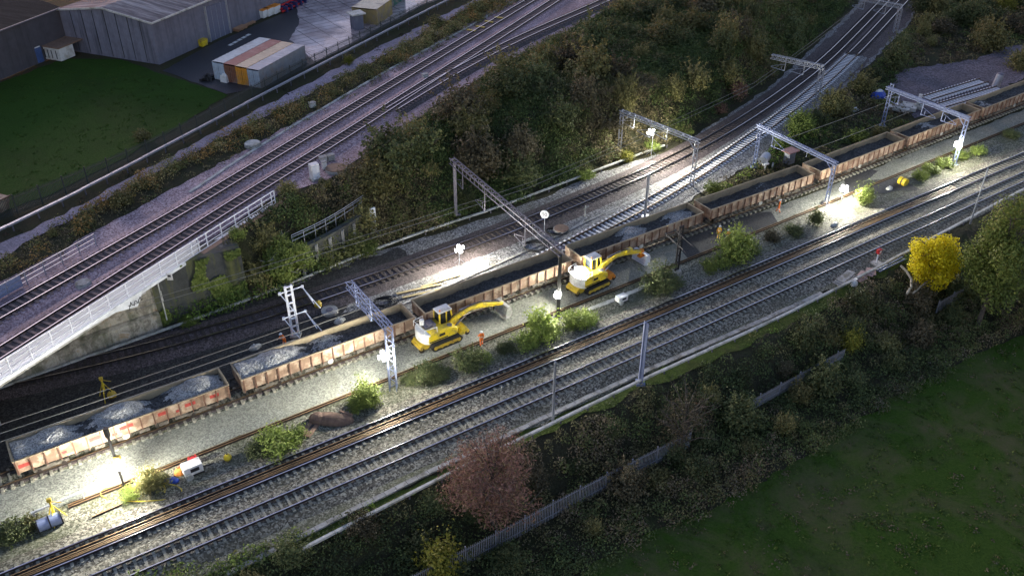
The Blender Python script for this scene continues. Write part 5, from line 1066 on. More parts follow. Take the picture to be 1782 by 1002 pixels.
clutter('tarpaulin_heap', 1528, 168, .05, 'blue tarpaulin heap at the edge of the dirt clearing', 'tarpaulin', [('sheet', M['blue'], lambda b: (b.dome((0,0,0),1.5,1.0,.8,12,5), b.dome((1.1,.5,0),.9,.8,.6,10,4))), ('load', M['white_paint'], lambda b: b.dome((.3,.2,.55),.8,.5,.45,10,4))])
clutter('cabinet', 1732, 152, .06, 'leaning grey rounded cabinet beyond the track panels', 'cabinet', [('body', M['galv'], lambda b: b.tube((0,0,0),(.4,0,2.0),.6,.55,n=14)), ('cap', M['galv_dark'], lambda b: b.dome((.4,0,2.0),.56,.56,.3,14,4))])
clutter('wheeled_tank', 1331, 290, .05, 'grey wheeled tank in the grass behind the sixth wagon', 'tank', [('tank', M['galv'], lambda b: b.tube((-.6,0,.9),(1.0,.8,.9),.62,n=16)), ('wheel', M['pale_concrete'], lambda b: [b.tube((-.8,-.6,.35),(-.7,-.75,.35),.36,n=14), b.tube((.5,-.7,.35),(.6,-.85,.35),.36,n=14)]), ('hitch', M['white_paint'], lambda b: b.box((-.5,-.5,.7),(.9,.4,.15)))])
clutter('equipment_cabinet', 1372, 284, .05, 'grey equipment cabinet with rust pink roof behind the sixth wagon', 'cabinet', [('body', M['galv'], lambda b: b.box((0,0,.9),(1.1,1.0,1.7))), ('roof', simple('pink_roof',(.40,.22,.18),.8), lambda b: b.box((0,0,1.82),(1.9,1.5,.14)))])
clutter('trestle', 1407, 272, .05, 'small pale trestle in the dark soil behind the sixth wagon', 'trestle', [('top', M['pale_concrete'], lambda b: b.box((0,0,.8),(1.3,.5,.12))), ('leg', M['galv'], lambda b: [b.bar((q*.5,0,0),(q*.4,0,.8),.08) for q in (-1,1)])])
for i, (x, y, lb) in enumerate(((830,470,'low grey point post on the stones right of the lone floodlight'),(852,463,'second grey point post further right of the lone floodlight'))):
    clutter('marker_post', x, y, .05, lb, 'post', [('post', M['galv'], lambda b: b.tube((0,0,0),(0,0,1.5),.05,n=6)), ('arm', M['galv'], lambda b: b.bar((-.4,0,1.45),(.4,0,1.55),.07))])
clutter('marker_post', 1018, 376, .05, 'pale marker frame between the two far lines', 'post', [('post', M['pale_concrete'], lambda b: b.tube((0,0,0),(0,0,1.4),.08,n=6)), ('arm', M['pale_concrete'], lambda b: b.bar((-.3,0,1.0),(.5,0,1.2),.1))])
for (a, e, lb) in (((690,511),(768,494),'yellowish long board lying on stones, the upper one'),((700,518),(765,503),'yellowish long board lying on stones, the lower one'),((733,499),(800,478),'thin pale lath lying across the stones')):
    p0, p1 = P(*a, .12), P(*e, .12); b = MB(); b.bar((0,0,0), p1-p0, .3, .07); o = b.build('long_board', simple('yellow_board',(.40,.32,.16),.8), None); o.location = p0; tag(o, lb, 'board', 'boards on the stones')
clutter('litter', 1488, 192, .05, 'pale scrap of sheeting on the dark soil', 'litter', [('sheet', M['pale_concrete'], lambda b: b.dome((0,0,0),.9,.5,.25,8,3)), ('fold', M['white_paint'], lambda b: b.box((.4,.2,.2),(.6,.3,.05)))])
for x, y, z, lb in ((443,606,.05,'white rubble bag beside the wire behind the second wagon'),(590,560,.05,'white rubble bag by the lattice gantry droppers'),(760,60,ZP,'white rail clamp box by the upper line'),(1436,352,.13,'small pale sack near the portal mast foot'),(1547,330,.05,'white lidded box in the gravel by the yellow marker'),(1452,393,.1,'pale boulder at the edge of the bushes')):
    clutter('sack', x, y, z, lb, 'sack', [('sack', M['pale_concrete'], lambda b: (b.dome((0,0,0),.55,.4,.4,9,4), b.dome((.4,.1,0),.35,.3,.3,8,4))), ('tie', M['white_paint'], lambda b: b.tube((0,0,.38),(0,0,.5),.08,n=6))])
clutter('marker_drum', 1570, 322, .05, 'yellow marker drum at the end of the far hedge', 'marker', [('drum', M['yellow'], lambda b: b.tube((0,-.5,.5),(0,.5,.5),.5,n=14)), ('band', M['black_steel'], lambda b: b.tube((0,-.06,.5),(0,.06,.5),.52,n=14))])
clutter('skip', 5, 352, ZP, 'rust red open skip at the left edge below the lawn', 'skip', [('body', M['rust_body'], lambda b: b.box((-3.5,-.5,.7),(5.5,2.6,1.4),taper=1.12)), ('rim', M['wagon_rib'], lambda b: [b.box((-3.5,-.5+q*1.5,1.45),(6.3,.14,.12)) for q in (-1,1)])], ca)
clutter('post_board', 0, 735, .1, 'pale board post with yellow ivy at the left edge', 'post', [('post', M['pale_concrete'], lambda b: b.box((-.4,0,.9),(.9,.9,1.8))), ('cap', M['concrete'], lambda b: b.box((-.4,0,1.86),(1.05,1.05,.12)))])
for k, (x, y) in enumerate(((820,52),(836,46),(851,37),(868,30))):
    q = P(x, y, ZP+.5); b = MB(); b.box((0,0,0),(.5,1.5,.12)); o = b.build('yellow_board', M['yellow_old'], None); o.location = (q.x,q.y,ZP+.42); o.rotation_euler = (0,0,math.atan2(cF[-1].y-cF[0].y, cF[-1].x-cF[0].x)); tag(o, 'worn yellow crossing board between the upper rails near the top', 'board', 'yellow crossing boards on the upper line')
# ------------------------------------------------------------------ people
def person(loc, rz, label, suit, pose):
    """body grown from joints with a Skin modifier, then baked to one mesh; local +y is where the person faces"""
    r = empty('person', loc, rz, label, 'person')
    J = dict(pel=(0,0,.95), sp=(0,.01+pose.get('lean',0)*.25,1.18), ch=(0,.0+pose.get('lean',0)*.55,1.40), nk=(0,.0+pose.get('lean',0)*.68,1.53), hd=(0,.02+pose.get('lean',0)*.78,1.60), tp=(0,.02+pose.get('lean',0)*.8,1.74))
    rad = dict(pel=.165, sp=.15, ch=.165, nk=.065, hd=.095, tp=.085)
    E = [('pel','sp'),('sp','ch'),('ch','nk'),('nk','hd'),('hd','tp')]
    st = pose.get('stride', .12); ly = pose.get('lean',0)
    for s, nm in ((-1,'r'),(1,'l')):
        J['hip'+nm] = (s*.10,0,.88); J['kn'+nm] = (s*.12,.05+s*st*.4,.49); J['an'+nm] = (s*.13,s*st,.09); J['to'+nm] = (s*.15,s*st+.17,.045)
        rad.update({'hip'+nm:.105,'kn'+nm:.075,'an'+nm:.06,'to'+nm:.045})
        E += [('pel','hip'+nm),('hip'+nm,'kn'+nm),('kn'+nm,'an'+nm),('an'+nm,'to'+nm)]
        el, wr = pose['arm'+nm]
        J['sh'+nm] = (s*.19,ly*.55,1.43); J['el'+nm] = (s*el[0],el[1]+ly*.5,el[2]); J['wr'+nm] = (s*wr[0],wr[1]+ly*.5,wr[2])
        d = (Vector(J['wr'+nm])-Vector(J['el'+nm])).normalized(); sd = d.cross(Vector((0,1,.2))).normalized(); w0 = Vector(J['wr'+nm])
        J['pa'+nm] = tuple(w0+d*.07); rad.update({'sh'+nm:.075,'el'+nm:.052,'wr'+nm:.038,'pa'+nm:.034})
        E += [('ch','sh'+nm),('sh'+nm,'el'+nm),('el'+nm,'wr'+nm),('wr'+nm,'pa'+nm)]
        for k in range(4):
            o = (k-1.5)*.021; ln = (.075,.085,.08,.06)[k]; a = w0+d*.10+sd*o; q = a+d*ln*.6+Vector((0,.012,0)); e = a+d*ln+Vector((0,.035,0))
            for nn, pt, rr in (('f%d%s'%(k,nm),a,.011),('g%d%s'%(k,nm),q,.010),('h%d%s'%(k,nm),e,.008)): J[nn] = tuple(pt); rad[nn] = rr
            E += [('pa'+nm,'f%d%s'%(k,nm)),('f%d%s'%(k,nm),'g%d%s'%(k,nm)),('g%d%s'%(k,nm),'h%d%s'%(k,nm))]
        a = w0+d*.045-sd*.045+Vector((0,.02,0)); J['th'+nm] = tuple(a); J['ti'+nm] = tuple(a+d*.05+Vector((0,.02,0))); rad['th'+nm] = .012; rad['ti'+nm] = .009; E += [('wr'+nm,'th'+nm),('th'+nm,'ti'+nm)]
    names = list(J); me = bpy.data.meshes.new('body'); me.from_pydata([J[n] for n in names], [(names.index(a), names.index(c)) for a, c in E], [])
    o = bpy.data.objects.new('body', me); COL.objects.link(o)
    md = o.modifiers.new('skin', 'SKIN'); 
    for n, v in zip(names, me.skin_vertices[0].data): v.radius = (rad[n], rad[n]*(.78 if n in ('pel','sp','ch') else 1)); v.use_root = n == 'pel'
    o.modifiers.new('sub', 'SUBSURF').levels = 2
    dg = bpy.context.evaluated_depsgraph_get(); dg.update(); m2 = bpy.data.meshes.new_from_object(o.evaluated_get(dg)); bpy.data.objects.remove(o); bpy.data.meshes.remove(me)
    m2.name = 'body'; body = link_mesh('body', m2, [suit, M['skin'], M['boot'], M['reflect']], r)
    wz = [Vector(J['pa'+n]) for n in 'rl']; hd = Vector(J['hd'])
    for p in m2.polygons:
        c = p.center; p.use_smooth = True
        if c.z > 1.545 or min((c-w).length for w in wz) < .115: p.material_index = 1
        elif c.z < .16: p.material_index = 2
        elif (1.10 < c.z < 1.155 and abs(c.x) < .22) or .40 < c.z < .45 or .54 < c.z < .58: p.material_index = 3
    f = MB(); f.dome((0,0,0),.012,.02,.03,6,4,full=True); n_ = f.build('nose', M['skin'], body); n_.location = hd+Vector((0,.10,.02))
    f = MB()
    for q in (-.034,.034): f.dome((q,.086,.05),.013,.012,.009,6,4,full=True)
    f.box((0,.092,-.035),(.045,.012,.01)); e_ = f.build('eyes_and_mouth', M['boot'], body); e_.location = hd
    f = MB()
    for q in (-.1,.1): f.dome((q,.0,.02),.015,.025,.035,6,4,full=True)
    a_ = f.build('ears', M['skin'], body); a_.location = hd
    f = MB(); f.dome((0,0,.075),.128,.15,.115,14,6); f.tube((0,.0,.07),(0,.0,.082),.15,n=16); f.box((0,.14,.076),(.18,.10,.012)); h_ = f.build('helmet', M['helmet'], r); h_.location = hd; 
    f = MB(); 
    for q in (-.09,.09): f.bar((q,.115+ly*.5,1.48),(q,.135+ly*.3,1.05),.035,.012); f.bar((q,-.115+ly*.5,1.48),(q,-.125+ly*.3,1.05),.035,.012)
    f.build('harness', M['reflect'] if suit is M['hivis_y'] else M['boot'], r)
    return r
dn = ((.26,.02,1.15),(.27,.10,.92)); fw = ((.25,.10,1.17),(.20,.34,1.12)); up = ((.30,.12,1.25),(.24,.34,1.35))
person(P(838,602,.12), RZ-.2, 'worker in orange suit and white helmet standing by the nearer excavator', M['hivis'], dict(arml=dn, armr=fw, stride=.10))
person(P(497,603,.05), 2.4, 'worker in orange stooping behind the second wagon at the white ladder mast', M['hivis'], dict(arml=fw, armr=up, stride=.14, lean=.35))
person(P(1354,370,.15), 1.2, 'worker in orange walking alone by the sixth wagon', M['hivis'], dict(arml=dn, armr=dn, stride=.24))
person(P(1250,416,.15), 2.6, 'floodlit worker in yellow orange standing on the dark trackbed', M['hivis_y'], dict(arml=dn, armr=fw, stride=.08))
person(P(1266,424,.13), .2, 'worker in orange with white helmet half hidden behind the big bush', M['hivis'], dict(arml=fw, armr=fw, stride=.1, lean=.2))
# ------------------------------------------------------------------ vegetation
def leaf_quads(pos, nrm, size, r, long=1.6):
    """one small pointed quad per position, roughly facing nrm"""
    n = len(pos); nrm = nrm + r.normal(0, .55, (n, 3)); nrm /= np.linalg.norm(nrm, axis=1)[:, None]+1e-9
    t = r.normal(0, 1, (n, 3)); t -= nrm*(t*nrm).sum(1)[:, None]; t /= np.linalg.norm(t, axis=1)[:, None]+1e-9
    u = np.cross(nrm, t); s = (size*r.uniform(.55, 1.35, n))[:, None] if np.ndim(size) else size*r.uniform(.55, 1.35, n)[:, None]
    a = pos-t*s*long*.5; c = pos+t*s*long*.5; b = pos+u*s*.5+t*s*.1; d = pos-u*s*.5+t*s*.1
    return np.stack([a, b, c, d], 1).reshape(-1, 3)
def quads_mesh(name, v, tint=None, extra=None, mats=1):
    nq = len(v)//4; me = bpy.data.meshes.new(name)
    ev, ef = extra if extra else (np.zeros((0,3)), [])
    ev = np.asarray(ev, float).reshape(-1, 3)
    allv = np.vstack([v, ev]) if len(ev) else v
    me.vertices.add(len(allv)); me.vertices.foreach_set('co', allv.astype(np.float32).ravel())
    lt = [4]*nq+[len(f) for f in ef]; loops = np.concatenate([np.arange(nq*4), np.array([i+nq*4 for f in ef for i in f], int)]) if ef else np.arange(nq*4)
    me.loops.add(len(loops)); me.loops.foreach_set('vertex_index', loops.astype(np.int32))
    st = np.concatenate([[0], np.cumsum(lt)[:-1]]).astype(np.int32); me.polygons.add(len(lt)); me.polygons.foreach_set('loop_start', st); me.polygons.foreach_set('loop_total', np.array(lt, np.int32))
    if ef: me.polygons.foreach_set('material_index', np.array([0]*nq+[1]*len(ef), np.int32))
    if tint is not None:
        at_ = me.color_attributes.new('tint', 'FLOAT_COLOR', 'POINT'); c = np.ones((len(allv), 4), np.float32); c[:len(v), :3] = np.repeat(tint, 4, 0); at_.data.foreach_set('color', c.ravel())
    me.update(calc_edges=True); return me
def blob_cloud(r, blobs, per, fill=.35):
    P_, N_ = [], []
    for (x, y, z, rx, rz) in blobs:
        n = int(per*rx*rz); d = r.normal(0, 1, (n, 3)); d /= np.linalg.norm(d, axis=1)[:, None]
        k = np.where(r.random(n) < fill, r.uniform(.35, .95, n), r.normal(1, .09, n))[:, None]
        P_.append(np.array([x, y, z])+d*k*np.array([rx, rx, rz])); N_.append(d)
    p, q = np.vstack(P_), np.vstack(N_); m = p[:, 2] > .03; return p[m], q[m]
def stems(seed, h, spread, n, r0):
    rr = random.Random(seed); b = MB()
    for i in range(n):
        a = rr.uniform(0, 6.28); t = Vector((math.cos(a)*spread*rr.uniform(.3,1), math.sin(a)*spread*rr.uniform(.3,1), h*rr.uniform(.6,1))); m = t*.5+Vector((0,0,h*.12)); b.tube((t.x*.06,t.y*.06,-.15), m, r0, r0*.7, 5); b.tube(m, t, r0*.7, r0*.25, 5)
        for k in range(2): q = m.lerp(t, rr.uniform(.1,.7)); b.tube(q, q+Vector((rr.uniform(-.4,.4)*spread, rr.uniform(-.4,.4)*spread, h*.25)), r0*.4, r0*.15, 4)
    return b
def shrub_mesh(seed, h, w, nb, per, size, upright=0.0):
    r = np.random.default_rng(seed); blobs = []
    for i in range(nb):
        a = r.uniform(0, 6.28); q = w*.5*r.uniform(.1, .75); z = h*r.uniform(.25, .72)*(1-.35*q/(w*.5)); rr = w*r.uniform(.16, .30); blobs.append((q*math.cos(a), q*math.sin(a), z, rr, rr*r.uniform(.7, 1.15)+upright*h*.18))
    blobs.append((0, 0, h*.36, w*.30, h*.34))
    p, n = blob_cloud(r, blobs, per, .5); n[:, 2] += .35
    cen = np.array([0, 0, h*.3]); k = int(len(p)*.55); j = r.integers(0, len(p), k); nsh = 46      # ragged shoots pushing out of the mass
    sd = r.normal(0, 1, (nsh, 3)); sd[:, 2] = np.abs(sd[:, 2])*.9+.15; sd /= np.linalg.norm(sd, axis=1)[:, None]; si = r.integers(0, nsh, k); ln = r.uniform(.55, 1.2, nsh)[si]; f = r.uniform(.35, 1.0, k)
    e = cen+sd[si]*(ln*f)[:, None]*np.array([w*.56, w*.56, h*.78])+r.normal(0, .045*w, (k, 3))*(1.25-f)[:, None]; p[j] = e; n[j] = sd[si]
    ok = p[:, 2] > .02; p, n = p[ok], n[ok]
    if upright:                                      # loose shoots standing out of the top
        k = int(len(p)*.18); j = r.integers(0, len(p), k); e = p[j]+np.stack([r.normal(0,.08*w,k), r.normal(0,.08*w,k), r.uniform(0,.22*h,k)],1); p = np.vstack([p, e]); n = np.vstack([n, n[j]])
    return leaf_quads(p, n, size, r)
PROTO = {}
def proto(key, seed, h, w, nb, per, size, up=0.0, stem_n=5, r0=.04):
    v = shrub_mesh(seed, h, w, nb, per, size, up); s = stems(seed, h*.75, w*.4, stem_n, r0); me = quads_mesh('shrub_'+key, v, None, (s.v, s.f)); PROTO[key] = me; me.materials.append(LG); me.materials.append(M['bark'])
proto('a', 1, 2.4, 3.0, 11, 416, 0.117); proto('b', 2, 2.0, 3.2, 13, 416, 0.117); proto('c', 3, 2.9, 2.7, 10, 400, 0.117, .6)
proto('d', 4, 1.5, 2.4, 9, 528, 0.101, .8); proto('e', 5, 3.6, 4.2, 15, 304, 0.140); proto('f', 6, 3.2, 3.6, 14, 336, 0.133, .5)
def shrub(key, loc, s, mat, label, cat='shrub', group=None, name='shrub', rz=None, sz=None):
    o = bpy.data.objects.new(name, PROTO[key]); COL.objects.link(o); o.location = loc; o.rotation_euler = (0, 0, random.uniform(0, 6.28) if rz is None else rz); o.scale = (s, s*random.uniform(.85, 1.15), sz or s*random.uniform(.85, 1.15))
    o.material_slots[0].link = 'OBJECT'; o.material_slots[0].material = mat
    return tag(o, label, cat, group)
def inpoly(x, y, poly):
    c = np.zeros(np.shape(x), bool); n = len(poly)
    for i in range(n):
        x0, y0 = poly[i]; x1, y1 = poly[(i+1) % n]
        with np.errstate(divide='ignore', invalid='ignore'): c ^= ((y0 > y) != (y1 > y)) & (x < (x1-x0)*(y-y0)/(y1-y0+1e-12)+x0)
    return c
def region(px): return [tuple(PT(*q).xy) for q in px]
def scatter(poly, n, seed, mind=0):
    r = np.random.default_rng(seed); a = np.array(poly); lo, hi = a.min(0), a.max(0); out = []; tries = 0
    while len(out) < n and tries < n*60:
        tries += 1; q = lo+(hi-lo)*r.random(2)
        if inpoly(q[0], q[1], poly) and (not mind or all((q[0]-o[0])**2+(q[1]-o[1])**2 > mind*mind for o in out)): out.append(q)
    return np.array(out)
def undergrowth(label, poly, dens, seed, palette, rad=(.45, 1.3), hh=(.35, 1.0), per=34, size=.17, spiky=0.0):
    """tangled low growth: thousands of leafy hummocks, each with its own tint"""
    r = np.random.default_rng(seed); a = np.array(poly); area = .5*abs(sum(a[i][0]*a[(i+1) % len(a)][1]-a[(i+1) % len(a)][0]*a[i][1] for i in range(len(a)))); n = int(area*dens)
    lo, hi = a.min(0), a.max(0); q = lo+(hi-lo)*r.random((int(n*4), 2)); q = q[inpoly(q[:,0], q[:,1], poly)][:n]; z = hgt(q[:,0], q[:,1])
    pal = np.array(palette); big = np.sin(q[:,0]*.21+seed)+np.sin(q[:,1]*.27+1.3*seed)+np.sin((q[:,0]+q[:,1])*.11)
    ci = np.clip(((big+3)/6*len(pal)+r.normal(0, .9, len(q))).astype(int), 0, len(pal)-1)
    R_ = r.uniform(*rad, len(q)); H_ = r.uniform(*hh, len(q))*(1+.5*np.clip(big, 0, 2)/2); cnt = (per*R_*(R_+H_)).astype(int)+6
    i = np.repeat(np.arange(len(q)), cnt); m = len(i); d = r.normal(0, 1, (m, 3)); d[:,2] = np.abs(d[:,2])+.15; d /= np.linalg.norm(d, axis=1)[:,None]; k = r.normal(1, .12, m)[:,None]
    p = np.stack([q[i,0], q[i,1], z[i]], 1)+d*k*np.stack([R_[i], R_[i], H_[i]], 1); nn = d.copy()
    if spiky: p[:,2] += r.random(m)**3*spiky
    t = pal[ci[i]]*r.uniform(.75, 1.25, (m, 1)); me = quads_mesh('undergrowth', leaf_quads(p, nn, size, r), t)
    return tag(link_mesh('undergrowth', me, UND), label, 'undergrowth', kind='stuff')
def cols(*c): return c
DK = [(.038,.057,.020),(.057,.082,.026),(.075,.10,.032),(.105,.108,.04),(.12,.098,.055)]
BR = [(.065,.052,.034),(.09,.068,.046),(.11,.086,.058),(.075,.075,.034),(.052,.068,.026)]
OR = [(.10,.10,.04),(.15,.125,.05),(.20,.125,.045),(.12,.125,.045),(.19,.16,.075)]
GR = [(.07,.11,.022),(.11,.16,.032),(.15,.19,.045),(.13,.13,.055)]
bank = region([(-10,694),(70,658),(120,640)])
woods = region([(455,516),(520,486),(650,432),(760,396),(880,358),(1050,288),(1180,243),(1270,183),(1340,137),(1400,82),(1470,15),(1500,-30),(1200,-60),(1085,5),(1050,28),(950,75),(905,105),(800,170),(690,240),(640,290),(560,335),(490,352),(470,400)])
undergrowth('tangle of dark brambles and ivy covering the wooded bank', woods, 1.9, 11, DK, (.5,1.5), (.4,1.5), 44, .14)
wing = region([(293,572),(340,554),(400,536),(460,517),(450,512),(380,533),(300,560)])
undergrowth('bright weeds along the foot of the mossy wall', region([(300,572),(380,548),(462,522),(520,494),(650,442),(650,425),(520,470),(455,500),(380,520),(310,545)]), 3.2, 12, GR[:2]+DK[1:4], (.5,1.2), (.9,2.2), 34, .17)
undergrowth('low brown scrub on the slope above the curved railing', region([(372,428),(440,380),(480,352),(560,330),(640,292),(650,345),(600,390),(560,412),(500,425),(470,440),(440,436)]), 1.2, 13, BR, (.4,1.0), (.25,.6), 30, .17)
undergrowth('dark brambles on the bank below the nearest line', region([(330,1012),(500,940),(640,905),(790,836),(965,763),(1120,688),(1370,582),(1480,517),(1640,448),(1700,420),(1800,375),(1850,430),(1850,535),(1700,612),(1480,746),(1270,868),(1120,938),(1000,1012),(900,1075),(200,1060)]), 2.0, 14, [(.050,.064,.028),(.070,.090,.034),(.09,.11,.04),(.12,.11,.052),(.135,.105,.07)], (.4,1.2), (.3,1.1), 62, .115)
undergrowth('pale dead grass fringe along the edge of the dark field', region([(980,980),(1120,912),(1270,842),(1360,795),(1480,722),(1570,660),(1700,592),(1800,545),(1800,575),(1700,616),(1570,686),(1480,748),(1360,818),(1270,868),(1130,932),(1020,1000)]), 1.6, 15, [(.09,.09,.06),(.13,.11,.08),(.15,.125,.095),(.07,.10,.04)], (.3,.9), (.2,.7), 60, .11, .5)
undergrowth('orange and olive scrub along the upper line', region([(-60,500),(60,420),(250,315),(480,196),(640,116),(800,28),(900,-25),(960,-40),(905,5),(800,58),(740,92),(620,152),(480,225),(400,265),(340,285),(250,342),(180,382),(150,408),(100,440),(0,490),(-60,525)]), 4.2, 16, OR, (.4,1.1), (.3,1.2), 46, .13, .5)
undergrowth('dark weeds between the yard fence and the raised duct', region([(-60,428),(0,398),(90,360),(200,312),(310,258),(396,210),(452,177),(520,141),(600,101),(690,56),(780,5),(785,14),(690,70),(600,120),(446,190),(300,262),(160,343),(0,424),(-60,448)]), .9, 17, [(.02,.022,.012),(.035,.03,.02),(.05,.035,.025)], (.3,.7), (.15,.4), 26, .15)
undergrowth('dark thicket floor right of the curving double line', region([(1575,62),(1500,135),(1440,190),(1395,215),(1310,295),(1255,325),(1215,352),(1300,312),(1400,290),(1480,262),(1560,238),(1590,215),(1550,165),(1560,128),(1600,114),(1680,106),(1760,80),(1860,55),(1860,-40),(1640,-40)]), .75, 18, DK+BR[:2], (.4,1.2), (.25,.9), 26, .2)
undergrowth('green weeds under the portals between the white sleepers and the train', region([(1240,338),(1330,278),(1390,205),(1440,205),(1440,235),(1390,262),(1320,300),(1225,350)]), 2.2, 19, GR, (.3,.9), (.3,.8), 34, .16)
undergrowth('green weeds on the bed between the trackbed and the second line', region([(-40,960),(60,925),(240,862),(440,775),(640,695),(800,635),(1000,560),(1180,480),(1400,395),(1600,308),(1780,235),(1782,248),(1600,322),(1400,412),(1180,497),(1000,578),(800,655),(640,715),(440,792),(240,880),(60,945),(-40,980)]), .22, 20, GR+BR[2:4], (.15,.5), (.08,.35), 50, .12, .3)
undergrowth('tufts on the grass verge beside the long pipe', region([(1620,424),(1500,482),(1440,512),(1380,542),(1120,659),(900,761),(640,882),(480,956),(335,1015),(500,955),(640,900),(790,820),(960,750),(1120,674),(1370,570),(1480,504),(1620,440)]), 2.0, 21, [(.11,.18,.03),(.16,.23,.04),(.20,.25,.06),(.18,.17,.07)], (.2,.6), (.12,.4), 60, .11, .25)
undergrowth('bramble edge spilling over the verge left of the russet tree', region([(180,1060),(240,1000),(350,985),(480,935),(560,905),(560,940),(480,965),(400,1010),(350,1060)]), 2.0, 22, GR+DK[2:4], (.3,.9), (.2,.6), 36, .15)
undergrowth('thin brown weeds either side of the orange scrub', region([(-60,486),(60,412),(250,306),(480,186),(640,106),(800,18),(900,-35),(970,-45),(915,8),(805,66),(750,100),(630,160),(490,236),(410,275),(345,300),(255,352),(185,396),(150,420),(100,450),(0,500),(-60,535)]), 2.6, 26, [(.10,.085,.055),(.13,.11,.06),(.10,.11,.04),(.16,.12,.06)], (.2,.6), (.08,.3), 40, .12, .25)
# separate shrubs in the thickets ------------------------------------------------
mats = [LG, LG, LO, LB, LO, LG]
names = {id(LG): 'dark green', id(LO): 'olive', id(LB): 'brown twiggy'}
def thicket(poly, n, seed, mind, scale, where, group, palette, big=('a','b','c','e','f')):
    random.seed(seed)
    for q in scatter(poly, n, seed, mind):
        z = float(hgt(q[0], q[1])); m = random.choice(palette); shrub(random.choice(big), (q[0], q[1], z-.3), random.uniform(*scale), m, '%s shrub, one of many alike, %s' % (names[id(m)], where), 'shrub', names[id(m)]+' shrubs '+group)
thicket(region([(600,400),(720,392),(880,335),(1050,262),(1180,222),(1270,160),(1340,115),(1400,60),(1440,0),(1200,-50),(1120,0),(1000,60),(930,110),(800,185),(700,245),(650,300)]), 98, 31, 2.5, (.8, 1.75), 'in the wooded bank above the dark line', 'in the wooded bank', [LG, LG, LG, LO, LO, LB])
thicket(region([(560,940),(790,850),(965,775),(1120,705),(1370,600),(1480,535),(1640,465),(1700,470),(1700,560),(1480,690),(1270,810),(1120,880),(940,980),(760,1060),(300,1060),(420,1000)]), 48, 32, 3.0, (.6, 1.1), 'on the dark bank below the nearest line', 'on the near bank', [LG, LG, LB, LO])
thicket(region([(1585,50),(1520,125),(1445,195),(1400,225),(1480,190),(1540,130),(1600,108),(1680,100),(1760,74),(1860,45),(1860,-40),(1640,-40)]), 42, 33, 2.8, (.9, 1.7), 'in the thicket at the top right', 'in the top right thicket', [LG, LO, LG, LB])
thicket(region([(60,425),(250,320),(480,200),(640,120),(800,32),(900,-20),(940,-30),(890,8),(800,52),(740,86),(620,146),(480,218),(400,258),(340,278),(250,335),(150,400),(60,450)]), 26, 34, 2.2, (.35, .75), 'in the strip along the upper line', 'along the upper line', [LO, LO, LB], ('a','b','d'))
